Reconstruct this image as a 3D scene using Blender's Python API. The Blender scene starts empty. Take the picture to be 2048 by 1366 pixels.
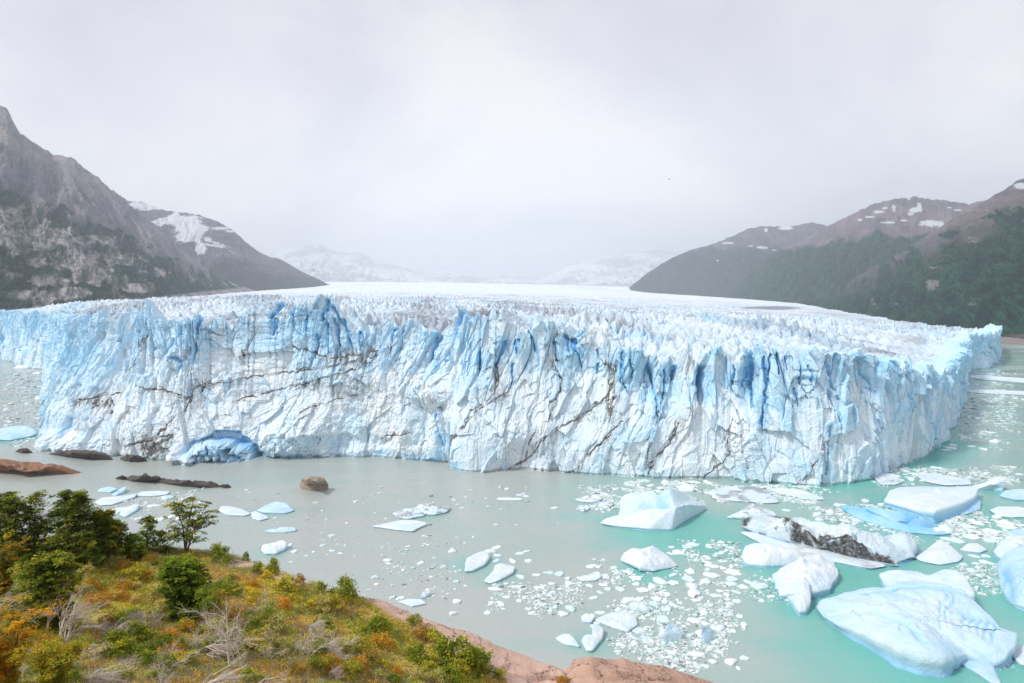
import bpy, math, random
import numpy as np
from math import radians, pi, sin, cos, tan, atan2, sqrt, exp

S = bpy.context.scene
COL = S.collection
# ------------------------------------------------------------------ camera
F = 1365.0; CX = 1024.0; CY = 683.0; HC = 80.0
PITCH = math.atan(83.0 / F)
cam_d = bpy.data.cameras.new('camera'); cam = bpy.data.objects.new('camera', cam_d); COL.objects.link(cam)
cam_d.sensor_width = 36.0; cam_d.lens = 36.0 * F / 2048.0
cam_d.clip_start = 0.3; cam_d.clip_end = 90000.0
cam.location = (0, 0, HC); cam.rotation_euler = (pi / 2 - PITCH, 0, 0)
S.camera = cam
# ------------------------------------------------------------------ world, sun, exposure
S.view_settings.view_transform = 'Standard'; S.view_settings.look = 'None'
S.view_settings.exposure = 0.62; S.view_settings.gamma = 1.0
SUN_AZ = radians(-118); SUN_EL = radians(48)      # azimuth from +Y, clockwise positive
w = bpy.data.worlds.new('World'); S.world = w; w.use_nodes = True
nt = w.node_tree; nt.nodes.clear()
def nn(t, typ, **k):
    n = t.nodes.new(typ)
    for a, b in k.items():
        if a.startswith('i_'):
            key = a[2:]; key = int(key) if key.isdigit() else key
            n.inputs[key].default_value = b
        else: setattr(n, a, b)
    return n
def ramp(t, pts):
    n = t.nodes.new('ShaderNodeValToRGB'); e = n.color_ramp.elements
    while len(e) < len(pts): e.new(0.5)
    for q, (p, c) in zip(e, pts):
        q.position = p; q.color = (c[0], c[1], c[2], 1)
    return n
out = nn(nt, 'ShaderNodeOutputWorld'); bg = nn(nt, 'ShaderNodeBackground'); bg.inputs[1].default_value = 0.099
sky = nn(nt, 'ShaderNodeTexSky', sky_type='NISHITA', sun_disc=False, sun_elevation=SUN_EL, sun_rotation=SUN_AZ)
tc = nn(nt, 'ShaderNodeTexCoord'); mp = nn(nt, 'ShaderNodeMapping'); mp.inputs['Scale'].default_value = (1.0, 1.0, 1.9)
mp.inputs['Rotation'].default_value = (0.15, 0.3, 0.4)
n1 = nn(nt, 'ShaderNodeTexNoise'); n1.inputs['Scale'].default_value = 1.9; n1.inputs['Detail'].default_value = 4; n1.inputs['Roughness'].default_value = 0.5
n1.inputs['Distortion'].default_value = 0.4
cl = ramp(nt, [(0.34, (4.3, 4.25, 4.8)), (0.50, (5.5, 5.42, 5.85)), (0.66, (6.8, 6.65, 6.65))])
sep = nn(nt, 'ShaderNodeSeparateXYZ')
el = ramp(nt, [(0.0, (1.02, 1.02, 1.02)), (0.12, (1.06, 1.06, 1.05)), (0.26, (1.0, 1.0, 1.0)), (0.42, (0.86, 0.86, 0.875)), (1.0, (0.76, 0.76, 0.79))])
mul = nn(nt, 'ShaderNodeMix', data_type='RGBA', blend_type='MULTIPLY'); mul.inputs[0].default_value = 1
mx = nn(nt, 'ShaderNodeMix', data_type='RGBA'); mx.inputs[0].default_value = 0.93
L = nt.links.new
L(tc.outputs['Generated'], mp.inputs[0]); L(mp.outputs[0], n1.inputs['Vector']); L(n1.outputs[0], cl.inputs[0])
L(tc.outputs['Generated'], sep.inputs[0]); L(sep.outputs[2], el.inputs[0])
L(cl.outputs[0], mul.inputs[6]); L(el.outputs[0], mul.inputs[7]); L(sky.outputs[0], mx.inputs[6]); L(mul.outputs[2], mx.inputs[7])
L(mx.outputs[2], bg.inputs[0]); L(bg.outputs[0], out.inputs[0])
sd = bpy.data.lights.new('sun', 'SUN'); sd.energy = 2.1; sd.angle = radians(10); sd.color = (1.0, 0.96, 0.9)
sun = bpy.data.objects.new('sun', sd); COL.objects.link(sun)
sun.rotation_euler = (pi / 2 - SUN_EL, 0, pi - SUN_AZ)
S.cycles.volume_bounces = 3; S.cycles.max_bounces = 6; S.cycles.diffuse_bounces = 3
S.cycles.use_denoising = True; S.cycles.denoising_prefilter = 'NONE'

# ------------------------------------------------------------------ projection helpers
SP, CP = sin(PITCH), cos(PITCH)
def ray(u, v):
    a = (np.asarray(u, float) - CX) / F; b = (np.asarray(v, float) - CY) / F
    return a, CP - SP * b, -SP - CP * b
def W(u, v, z=0.0):                       # the point at height z seen there
    x, y, dz = ray(u, v); k = (z - HC) / dz
    return np.array([x * k, y * k, z + 0 * k])
def P(u, v, D):                           # the point D metres ahead
    x, y, dz = ray(u, v); k = D / y
    return np.array([x * k, D + 0 * k, HC + dz * k])

# ------------------------------------------------------------------ numpy noise
def h2(ix, iy, seed=0):
    h = (ix.astype(np.int64) * 374761393 + iy.astype(np.int64) * 668265263 + seed * 2147483647 * 3 + seed * 97531) & 0xFFFFFFFF
    h = ((h ^ (h >> 13)) * 1274126177) & 0xFFFFFFFF
    h = ((h ^ (h >> 15)) * 2246822519) & 0xFFFFFFFF
    return ((h ^ (h >> 16)) & 0xFFFFFF) / float(0x1000000)
def vn(x, y, seed=0):                     # value noise, -1..1
    xi = np.floor(x); yi = np.floor(y); fx = x - xi; fy = y - yi
    fx = fx * fx * fx * (fx * (fx * 6 - 15) + 10); fy = fy * fy * fy * (fy * (fy * 6 - 15) + 10)
    a = h2(xi, yi, seed); b = h2(xi + 1, yi, seed); c = h2(xi, yi + 1, seed); d = h2(xi + 1, yi + 1, seed)
    return ((a + (b - a) * fx) * (1 - fy) + (c + (d - c) * fx) * fy) * 2 - 1
def fbm(x, y, o=4, seed=0, g=0.5):
    r = 0; a = 1.0; t = 0
    for i in range(o):
        r = r + a * vn(x * 2 ** i + i * 17.3, y * 2 ** i - i * 9.1, seed + i); t += a; a *= g
    return r / t
def ridged(x, y, o=4, seed=0, g=0.5):
    r = 0; a = 1.0; t = 0
    for i in range(o):
        r = r + a * (1 - np.abs(vn(x * 2 ** i + i * 7.7, y * 2 ** i + i * 3.3, seed + i)) * 2); t += a; a *= g
    return r / t
def voro(x, y, seed=0, j=0.9):
    xi = np.floor(x); yi = np.floor(y); f1 = np.full(x.shape, 9.0); f2 = f1.copy(); idn = np.zeros(x.shape)
    for dx in (-1, 0, 1):
        for dy in (-1, 0, 1):
            cx = xi + dx; cy = yi + dy
            px = cx + 0.5 + (h2(cx, cy, seed) - 0.5) * j; py = cy + 0.5 + (h2(cx, cy, seed + 51) - 0.5) * j
            d = np.hypot(px - x, py - y); hid = h2(cx, cy, seed + 99)
            nr = d < f1
            f2 = np.where(nr, f1, np.minimum(f2, d)); idn = np.where(nr, hid, idn); f1 = np.where(nr, d, f1)
    return f1, f2, idn
def facet(x, y, seed=0, tilt=1.0, j=0.95):   # planes broken off at random angles, one per cell
    xi = np.floor(x); yi = np.floor(y); f1 = np.full(x.shape, 9.0); f2 = f1.copy(); r = np.zeros(x.shape); idn = np.zeros(x.shape)
    for dx in (-1, 0, 1):
        for dy in (-1, 0, 1):
            cx = xi + dx; cy = yi + dy
            ex = x - (cx + 0.5 + (h2(cx, cy, seed) - 0.5) * j); ey = y - (cy + 0.5 + (h2(cx, cy, seed + 51) - 0.5) * j)
            d = np.hypot(ex, ey); nr = d < f1; q = h2(cx, cy, seed + 99)
            f2 = np.where(nr, f1, np.minimum(f2, d)); f1 = np.where(nr, d, f1); idn = np.where(nr, q, idn)
            r = np.where(nr, (q - 0.5) + tilt * (ex * (h2(cx, cy, seed + 7) - 0.5) + ey * (h2(cx, cy, seed + 8) - 0.5)), r)
    return r, f2 - f1, idn
def ss(a, b, x):
    t = np.clip((x - a) / (b - a), 0, 1); return t * t * (3 - 2 * t)
def segdist(x, y, pts):                   # distance to a polyline
    d = np.full(x.shape, 1e9)
    for (x0, y0), (x1, y1) in zip(pts[:-1], pts[1:]):
        vx, vy = x1 - x0, y1 - y0; l = vx * vx + vy * vy + 1e-9
        t = np.clip(((x - x0) * vx + (y - y0) * vy) / l, 0, 1)
        d = np.minimum(d, np.hypot(x - x0 - t * vx, y - y0 - t * vy))
    return d
def inside(x, y, poly):
    r = np.zeros(x.shape, bool); n = len(poly)
    for i in range(n):
        x0, y0 = poly[i]; x1, y1 = poly[(i + 1) % n]
        if y0 == y1: continue
        c = ((y0 > y) != (y1 > y)) & (x < (x1 - x0) * (y - y0) / (y1 - y0) + x0)
        r ^= c
    return r

# ------------------------------------------------------------------ object helpers
def tag(o, label=None, cat=None, group=None, kind=None):
    if label: o['label'] = label
    if cat: o['category'] = cat
    if group: o['group'] = group
    if kind: o['kind'] = kind
    return o
def mesh_from(name, V, Fc, mats=(), attrs=None, smooth=True, mi=None, col=None):
    V = np.asarray(V, np.float32); Fc = np.asarray(Fc, np.int32); k = Fc.shape[1]
    me = bpy.data.meshes.new(name)
    me.vertices.add(len(V)); me.vertices.foreach_set('co', V.ravel())
    me.loops.add(Fc.size); me.loops.foreach_set('vertex_index', Fc.ravel())
    me.polygons.add(len(Fc)); me.polygons.foreach_set('loop_start', np.arange(0, Fc.size, k, dtype=np.int32))
    me.polygons.foreach_set('loop_total', np.full(len(Fc), k, np.int32))
    me.polygons.foreach_set('use_smooth', np.full(len(Fc), smooth, bool))
    for m in mats: me.materials.append(m)
    if mi is not None: me.polygons.foreach_set('material_index', np.asarray(mi, np.int32))
    for a, d in (attrs or {}).items():
        at = me.attributes.new(a, 'FLOAT', 'POINT'); at.data.foreach_set('value', np.asarray(d, np.float32).ravel())
    if col is not None:
        at = me.attributes.new('col', 'FLOAT_COLOR', 'POINT')
        c4 = np.ones((len(V), 4), np.float32); c4[:, :3] = col; at.data.foreach_set('color', c4.ravel())
    me.update(calc_edges=True); me.validate(clean_customdata=False)
    return me
def link(name, me, parent=None, loc=None):
    o = bpy.data.objects.new(name, me); COL.objects.link(o)
    if parent: o.parent = parent
    if loc is not None: o.location = loc
    return o
def grid_faces(n, m, keep=None, wrap=False):          # V laid out [n][m]
    i = np.arange(n - 1)[:, None] * m + np.arange(m - 1)[None, :]
    f = np.stack([i, i + 1, i + m + 1, i + m], -1)
    if wrap:
        j = np.arange(n - 1) * m
        f2 = np.stack([j + m - 1, j, j + m, j + 2 * m - 1], -1)[:, None]; f = np.concatenate([f, f2], 1)
    f = f.reshape(-1, 4)
    if keep is not None: f = f[keep.ravel()[f].all(1)]
    return f
def empty(name, loc=(0, 0, 0), rz=0):
    o = bpy.data.objects.new(name, None); COL.objects.link(o); o.location = loc; o.rotation_euler = (0, 0, rz); o.empty_display_size = 0.3
    return o
def copy_tree(o):
    c = o.copy(); COL.objects.link(c)
    for ch in list(o.children):
        d = ch.copy(); COL.objects.link(d); d.parent = c
    return c

# ------------------------------------------------------------------ materials
def mat(name):
    m = bpy.data.materials.new(name); m.use_nodes = True; t = m.node_tree; t.nodes.clear()
    o = nn(t, 'ShaderNodeOutputMaterial'); b = nn(t, 'ShaderNodeBsdfPrincipled'); t.links.new(b.outputs[0], o.inputs[0])
    return m, t, b
def attr(t, name, color=False):
    n = nn(t, 'ShaderNodeAttribute', attribute_name=name)
    return n.outputs['Color'] if color else n.outputs['Fac']
def mixc(t, fac, a, b, blend='MIX'):
    n = nn(t, 'ShaderNodeMix', data_type='RGBA', blend_type=blend)
    for s, x in ((0, fac), (6, a), (7, b)):
        if isinstance(x, (int, float)): n.inputs[s].default_value = x
        elif isinstance(x, tuple): n.inputs[s].default_value = (*x, 1)
        else: t.links.new(x, n.inputs[s])
    return n.outputs[2]
def noise(t, scale, detail=5, rough=0.55, vec=None, out=0, dist=0.0, sc3=None):
    n = nn(t, 'ShaderNodeTexNoise'); n.inputs['Scale'].default_value = scale; n.inputs['Detail'].default_value = detail
    n.inputs['Roughness'].default_value = rough; n.inputs['Distortion'].default_value = dist
    g = nn(t, 'ShaderNodeNewGeometry') if vec is None else None
    src = g.outputs['Position'] if g else vec
    if sc3:
        m = nn(t, 'ShaderNodeMapping'); m.inputs['Scale'].default_value = sc3; t.links.new(src, m.inputs[0]); src = m.outputs[0]
    t.links.new(src, n.inputs['Vector']); return n.outputs[out]
def rmp(t, x, pts):
    r = ramp(t, [(p, (c, c, c) if isinstance(c, (int, float)) else c) for p, c in pts]); t.links.new(x, r.inputs[0]); return r.outputs[0]
def bump(t, b, h, strength=0.5, dist=0.3):
    n = nn(t, 'ShaderNodeBump'); n.inputs['Strength'].default_value = strength; n.inputs['Distance'].default_value = dist
    t.links.new(h, n.inputs['Height']); t.links.new(n.outputs[0], b.inputs['Normal'])
def objc(t): return nn(t, 'ShaderNodeTexCoord').outputs['Object']

def ice_mat(name, fine=0.5, bd=0.5, tint=0.5, obj=False, soil=(0.13, 0.105, 0.085)):
    m, t, b = mat(name)
    v = objc(t) if obj else None
    base = mixc(t, rmp(t, noise(t, 0.035 * fine * 2, 4, 0.6, v), [(0.38, 0.0), (0.66, 1.0)]), (0.82, 0.865, 0.89), (0.70, 0.82, 0.89))
    base = mixc(t, rmp(t, noise(t, 0.35 * fine, 6, 0.65, v, sc3=None if obj else (1, 1, 0.45)), [(0.42, 0.0), (0.72, tint)]), base, (0.50, 0.72, 0.88))
    base = mixc(t, attr(t, 'tint'), base, (0.40, 0.68, 0.88))
    blue = rmp(t, attr(t, 'blue'), [(0.0, 0.0), (1.0, 1.0)])
    c2 = mixc(t, blue, base, mixc(t, rmp(t, attr(t, 'blue'), [(0.35, 0), (1, 1)]), (0.40, 0.72, 0.93), (0.14, 0.50, 0.92)))
    dn = noise(t, 1.2, 6, 0.7, v)
    mth = nn(t, 'ShaderNodeMath', operation='MULTIPLY'); t.links.new(attr(t, 'dirt'), mth.inputs[0]); t.links.new(rmp(t, dn, [(0.3, 0.45), (0.5, 1.0)]), mth.inputs[1])
    c3 = mixc(t, mth.outputs[0], c2, soil)
    t.links.new(c3, b.inputs['Base Color']); b.inputs['Roughness'].default_value = 0.5; b.inputs['Specular IOR Level'].default_value = 0.3
    bump(t, b, noise(t, (0.75 if obj else 1.1 * fine * 2), 9, 0.72, v), 0.8 if obj else 0.38, bd * (2.2 if obj else 1))
    return m
M = {}
M['glacier'] = ice_mat('glacier_ice', 0.5, 0.7)
M['field'] = ice_mat('icefield_ice', 0.2, 1.2, 0.18, False, (0.22, 0.24, 0.29))
M['berg'] = ice_mat('iceberg_ice', 0.8, 0.3, 0.35, True, (0.06, 0.055, 0.052))

def simple_ice(name):
    m, t, b = mat(name); v = objc(t)
    info = nn(t, 'ShaderNodeObjectInfo')
    c = mixc(t, rmp(t, noise(t, 0.6, 4, 0.6, v), [(0.35, 0), (0.65, 1)]), (0.84, 0.89, 0.91), (0.70, 0.83, 0.89))
    c = mixc(t, rmp(t, info.outputs['Random'], [(0.55, 0), (1, 0.75)]), c, (0.50, 0.70, 0.76))
    t.links.new(c, b.inputs['Base Color']); b.inputs['Roughness'].default_value = 0.45
    bump(t, b, noise(t, 3, 6, 0.6, v), 0.6, 0.12)
    return m
M['floe'] = simple_ice('floe_ice')

def chip_mat():
    m, t, b = mat('brash_ice'); t.links.new(attr(t, 'col', True), b.inputs['Base Color']); b.inputs['Roughness'].default_value = 0.5; return m
M['chip'] = chip_mat()

def water_mat():
    m, t, b = mat('lake_water')
    g = nn(t, 'ShaderNodeNewGeometry'); s = nn(t, 'ShaderNodeSeparateXYZ'); t.links.new(g.outputs['Position'], s.inputs[0])
    big = noise(t, 0.012, 5, 0.55, dist=1.2, sc3=(0.7, 1.4, 1))
    # silty grey on the left and near the shore, turquoise round the bergs on the right
    mr = nn(t, 'ShaderNodeMapRange'); mr.inputs[1].default_value = -60; mr.inputs[2].default_value = 110; t.links.new(s.outputs[0], mr.inputs[0])
    my = nn(t, 'ShaderNodeMapRange'); my.inputs[1].default_value = 600; my.inputs[2].default_value = 330; t.links.new(s.outputs[1], my.inputs[0])
    ad = nn(t, 'ShaderNodeMath', operation='MULTIPLY_ADD'); t.links.new(big, ad.inputs[0]); ad.inputs[1].default_value = 1.5; 
    m2 = nn(t, 'ShaderNodeMath', operation='MULTIPLY_ADD'); t.links.new(mr.outputs[0], m2.inputs[0]); m2.inputs[1].default_value = 0.62; m2.inputs[2].default_value = -0.62
    t.links.new(m2.outputs[0], ad.inputs[2])
    c = mixc(t, rmp(t, ad.outputs[0], [(0.2, 0), (0.5, 0.4), (0.85, 1)]), (0.43, 0.46, 0.435), (0.27, 0.47, 0.435))
    c = mixc(t, rmp(t, noise(t, 0.02, 6, 0.6, dist=2.0, sc3=(0.5, 1.6, 1)), [(0.45, 0), (0.62, 0.55)]), c, (0.37, 0.46, 0.425))
    c = mixc(t, attr(t, 'halo'), c, (0.13, 0.47, 0.41))
    t.links.new(rmp(t, noise(t, 0.015, 5, 0.6, dist=1.0, sc3=(.5, 1.5, 1)), [(0.4, .08), (0.6, .3)]), b.inputs['Roughness'])
    t.links.new(c, b.inputs['Base Color']); b.inputs['IOR'].default_value = 1.33
    h = noise(t, 0.7, 6, 0.7, sc3=(0.5, 1.3, 1)); bump(t, b, h, 0.42, 0.5)
    return m
M['water'] = water_mat()

def mountain_mat(name, rock1, rock2, f1, f2, fscale=0.03, bd=14, turn=0.0):
    m, t, b = mat(name)
    def noise(t, scale, detail, rough, sc3=(1, 1, 1), dist=0.0):      # stretched down the fall line of the slope
        n = nn(t, 'ShaderNodeTexNoise'); n.inputs['Scale'].default_value = scale; n.inputs['Detail'].default_value = detail; n.inputs['Roughness'].default_value = rough; n.inputs['Distortion'].default_value = dist
        mp_ = nn(t, 'ShaderNodeMapping', vector_type='TEXTURE'); mp_.inputs['Rotation'].default_value = (0, 0, turn); mp_.inputs['Scale'].default_value = tuple(1 / q for q in sc3)
        t.links.new(nn(t, 'ShaderNodeNewGeometry').outputs['Position'], mp_.inputs[0]); t.links.new(mp_.outputs[0], n.inputs['Vector']); return n.outputs[0]
    nz = noise(t, 0.005, 8, 0.65, sc3=(1, .12, .9)); nf = noise(t, fscale, 8, 0.78, sc3=(1.7, .1, 1.0))
    rk = mixc(t, rmp(t, nz, [(0.35, 0), (0.65, 1)]), rock1, rock2)
    rk = mixc(t, rmp(t, noise(t, 0.014, 9, 0.78, sc3=(1, .1, .6), dist=.8), [(0.40, 0), (0.64, 0.75)]), rk, tuple(c * 0.42 for c in rock2))
    nf2 = noise(t, fscale * 3.2, 5, 0.8, sc3=(1.5, .1, 1.0)); fo = mixc(t, rmp(t, nf, [(0.45, 0), (0.56, 1)]), f1, f2); fo = mixc(t, rmp(t, nf2, [(0.45, 0), (0.58, 0.8)]), fo, tuple(c * .35 for c in f1))
    c = mixc(t, attr(t, 'forest'), rk, fo)
    c = mixc(t, attr(t, 'bare'), c, mixc(t, rmp(t, nf, [(0.46, 0), (0.55, 1)]), (0.60, 0.55, 0.54), (0.16, 0.165, 0.18)))
    c = mixc(t, attr(t, 'snow'), c, (0.74, 0.79, 0.83))
    t.links.new(c, b.inputs['Base Color']); b.inputs['Roughness'].default_value = 0.95; b.inputs['Specular IOR Level'].default_value = 0.1
    bump(t, b, nf, 1.0, bd * 2)
    return m
M['mt_left'] = mountain_mat('left_mountain_rock', (0.50, 0.45, 0.44), (0.27, 0.27, 0.34), (0.006, 0.032, 0.030), (0.055, 0.125, 0.080), turn=0.54)
M['mt_far'] = mountain_mat('far_mountain_rock', (0.21, 0.19, 0.22), (0.12, 0.12, 0.155), (0.035, 0.045, 0.045), (0.06, 0.07, 0.065), 0.012, 20)
M['mt_right'] = mountain_mat('right_mountain_rock', (0.34, 0.27, 0.28), (0.18, 0.165, 0.21), (0.003, 0.034, 0.032), (0.028, 0.125, 0.070), 0.022, 16, -0.5)

def land_mat():
    m, t, b = mat('hillside_soil')
    n1_ = noise(t, 0.35, 6, 0.65); n2_ = noise(t, 3.0, 6, 0.7)
    veg = mixc(t, rmp(t, n1_, [(0.4, 0), (0.6, 1)]), (0.50, 0.30, 0.09), (0.38, 0.32, 0.10))
    veg = mixc(t, rmp(t, n2_, [(0.45, 0), (0.7, 0.8)]), veg, (0.24, 0.16, 0.09))
    rk = mixc(t, rmp(t, noise(t, 0.3, 7, 0.7), [(0.35, 0), (0.65, 1)]), (0.80, 0.55, 0.44), (0.66, 0.46, 0.37))
    rk = mixc(t, rmp(t, noise(t, 4, 6, 0.8), [(0.5, 0), (0.68, 0.6)]), rk, (0.40, 0.27, 0.21))
    vor = nn(t, 'ShaderNodeTexVoronoi', feature='DISTANCE_TO_EDGE'); vor.inputs['Scale'].default_value = 0.33
    g = nn(t, 'ShaderNodeNewGeometry'); ns = noise(t, 0.5, 6, 0.7, out=1)
    vm = nn(t, 'ShaderNodeVectorMath', operation='MULTIPLY_ADD'); t.links.new(ns, vm.inputs[0]); vm.inputs[1].default_value = (4, 4, 4); t.links.new(g.outputs['Position'], vm.inputs[2])
    t.links.new(vm.outputs[0], vor.inputs['Vector'])
    ck = rmp(t, vor.outputs[0], [(0.0, .8), (0.014, 0)])
    rk = mixc(t, ck, rk, (0.09, 0.06, 0.05))
    rk = mixc(t, attr(t, 'dark'), rk, mixc(t, 0.45, rk, (0.36, 0.20, 0.12)))
    c = mixc(t, attr(t, 'rock'), veg, rk)
    t.links.new(c, b.inputs['Base Color']); b.inputs['Roughness'].default_value = 0.9; b.inputs['Specular IOR Level'].default_value = 0.15
    hh = nn(t, 'ShaderNodeMath', operation='SUBTRACT'); t.links.new(noise(t, 2.2, 8, 0.7), hh.inputs[0]); t.links.new(ck, hh.inputs[1])
    bump(t, b, hh.outputs[0], 0.9, 0.22)
    return m
M['land'] = land_mat()

def rock_mat(name, a, b_, c_, sc=0.8):
    m, t, b = mat(name); v = objc(t)
    c = mixc(t, rmp(t, noise(t, sc, 7, 0.7, v), [(0.38, 0), (0.62, 1)]), a, b_)
    c = mixc(t, rmp(t, noise(t, sc * 4, 6, 0.75, v), [(0.5, 0), (0.66, 0.8)]), c, c_)
    t.links.new(c, b.inputs['Base Color']); b.inputs['Roughness'].default_value = 0.85
    bump(t, b, noise(t, sc * 3, 8, 0.7, v), 0.9, 0.4)
    return m
M['rust_rock'] = rock_mat('rust_rock', (0.42, 0.19, 0.09), (0.20, 0.13, 0.10), (0.07, 0.055, 0.05))
M['dark_rock'] = rock_mat('dark_rock', (0.085, 0.07, 0.066), (0.13, 0.11, 0.10), (0.04, 0.034, 0.034))
M['boulder'] = rock_mat('boulder_rock', (0.46, 0.36, 0.29), (0.34, 0.27, 0.21), (0.14, 0.11, 0.09))
M['moraine'] = rock_mat('moraine_gravel', (0.27, 0.22, 0.20), (0.20, 0.165, 0.15), (0.12, 0.10, 0.09), 0.05)

def leaf_mat():
    m, t, b = mat('foliage'); t.nodes.remove(b)
    o = [n for n in t.nodes if n.type == 'OUTPUT_MATERIAL'][0]
    info = nn(t, 'ShaderNodeObjectInfo')
    c = mixc(t, 1.0, attr(t, 'col', True), rmp(t, info.outputs['Random'], [(0, (0.85, 0.9, 0.8)), (0.5, (1, 1, 1)), (1, (1.25, 1.1, 0.95))]), 'MULTIPLY')
    d = nn(t, 'ShaderNodeBsdfDiffuse'); tr = nn(t, 'ShaderNodeBsdfTranslucent'); mx_ = nn(t, 'ShaderNodeMixShader'); mx_.inputs[0].default_value = 0.38
    t.links.new(c, d.inputs[0]); t.links.new(c, tr.inputs[0]); t.links.new(d.outputs[0], mx_.inputs[1]); t.links.new(tr.outputs[0], mx_.inputs[2]); t.links.new(mx_.outputs[0], o.inputs[0])
    return m
M['leaf'] = leaf_mat()
def wood_mat(name, a, b_):
    m, t, b = mat(name); v = objc(t)
    t.links.new(mixc(t, rmp(t, noise(t, 5, 5, 0.7, v), [(0.35, 0), (0.65, 1)]), a, b_), b.inputs['Base Color']); b.inputs['Roughness'].default_value = 0.85
    return m
M['bark'] = wood_mat('bark', (0.10, 0.075, 0.055), (0.20, 0.16, 0.13))
M['dead'] = wood_mat('dead_wood', (0.82, 0.74, 0.66), (0.55, 0.47, 0.41))
def vpix(X, Y, Z):
    dz = Z - HC; yc = Y * SP + dz * CP; zc = Y * CP - dz * SP   # up component, forward component
    return CY - F * yc / np.maximum(zc, 1)
# ------------------------------------------------------------------ glacier
ZR = {}
BASE = [(-260, 688, 62), (-120, 697, 62), (-40, 704, 62), (0, 712, 63), (40, 733, 63), (88, 739, 63), (97, 750, 64), (99, 790, 66), (102, 835, 68), (108, 870, 70),
        (130, 893, 0), (170, 904, 0), (230, 912, 0), (300, 917, 0), (360, 921, 0), (430, 917, 0), (520, 915, 0), (620, 915, 0), (720, 917, 0), (800, 920, 0), (870, 926, 0), (920, 936, 0),
        (960, 938, 0), (1060, 938, 0), (1130, 941, 0), (1200, 946, 0), (1290, 955, 0), (1380, 957, 0), (1450, 957, 0), (1500, 964, 0), (1560, 970, 0), (1640, 971, 0),
        (1700, 962, 0), (1760, 948, 0), (1820, 928, 0), (1870, 907, 0), (1898, 888, 0), (1912, 866, 42), (1922, 820, 41), (1927, 775, 41), (1931, 748, 41), (1940, 740, 40), (1962, 737, 39), (1975, 731, 39),
        (1999, 727, 39), (2002, 716, 38), (1999, 703, 37), (1985, 693, 36)]
TOPS = [(108, 642), (140, 640), (180, 636), (225, 636), (240, 622), (247, 608), (256, 628), (290, 640), (340, 642), (380, 640), (393, 624), (402, 640), (460, 638), (490, 622), (510, 634), (540, 612), (552, 606), (562, 622), (572, 606),
        (585, 622), (598, 606), (610, 622), (628, 600), (640, 594), (655, 604), (680, 640), (705, 664), (725, 676), (735, 640), (750, 634), (765, 652), (790, 650), (805, 645), (820, 662), (850, 655), (872, 636), (884, 622), (892, 640), (905, 632), (925, 646), (950, 640),
        (985, 620), (1003, 628), (1015, 622), (1030, 640), (1060, 650), (1085, 646), (1100, 652), (1120, 664), (1130, 655), (1145, 676), (1160, 672), (1185, 690), (1200, 704), (1207, 686), (1222, 694), (1232, 710), (1240, 696), (1255, 708), (1272, 702), (1290, 722),
        (1310, 718), (1325, 724), (1350, 712), (1385, 708), (1400, 720), (1430, 702), (1450, 696), (1462, 712), (1480, 700), (1500, 688), (1525, 690), (1545, 706), (1560, 706), (1575, 702), (1600, 712), (1622, 692), (1640, 706), (1655, 712), (1690, 716), (1735, 708), (1780, 720), (1820, 728), (1860, 740), (1890, 738), (1912, 742)]
bu = np.array([b[0] for b in BASE], float); bw = W(bu, np.array([b[1] for b in BASE], float))
bxy = bw[:2].T
def lean_u(u): return np.interp(u, [100, 200, 500, 900, 1000, 1500, 1900], [9, 20, 16, 10, 6, 5, 3])
# dense, smoothed centre line
def densify(xy, step):
    seg = np.r_[0, np.cumsum(np.hypot(*np.diff(xy, axis=0).T))]; s = np.arange(0, seg[-1], step)
    return s, np.stack([np.interp(s, seg, xy[:, 0]), np.interp(s, seg, xy[:, 1])], 1), seg
s0, c0, seg0 = densify(bxy, 1.0)
def smooth1(a, n):
    k = np.hanning(2 * n + 1); k /= k.sum(); return np.stack([np.convolve(np.pad(a[:, i], n, 'edge'), k, 'valid') for i in range(a.shape[1])], 1)
c0 = smooth1(c0, 7)
tan0 = np.gradient(c0, axis=0); tan0 = smooth1(tan0, 10); tan0 /= np.hypot(tan0[:, 0], tan0[:, 1])[:, None]
nor0 = np.stack([tan0[:, 1], -tan0[:, 0]], 1)            # outward, towards the lake
# s coordinate of each front azimuth
iA, iB = 9, 37
sF0, sF1 = seg0[iA], seg0[iB]
def px2s(u): return np.interp(u, bu[iA:iB + 1], seg0[iA:iB + 1])
def px2sz(u, v):                                          # a spot of the front seen there -> (arc length, height)
    s = px2s(u); y = np.interp(s, s0, c0[:, 1]) + 0.5 * lean_u(u); p = P(u, v, y); return s, p[2]
tu = np.array([t[0] for t in TOPS], float); tv = np.array([t[1] for t in TOPS], float)
ty = np.interp(px2s(tu), s0, c0[:, 1]) + lean_u(tu)
tz = P(tu, tv, ty)[2]
ts = px2s(tu)
side = [(seg0[i], BASE[i][2]) for i in range(len(BASE)) if BASE[i][2] > 0 and (i < iA or i > iB)]
rs = np.r_[[q[0] for q in side if q[0] < sF0], ts, [q[0] for q in side if q[0] > sF1]]
rz = np.r_[[q[1] for q in side if q[0] < sF0], tz, [q[1] for q in side if q[0] > sF1]]
rz_s = np.convolve(np.pad(np.interp(s0, rs, rz), 25, 'edge'), np.hanning(51) / np.hanning(51).sum(), 'valid')
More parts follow.
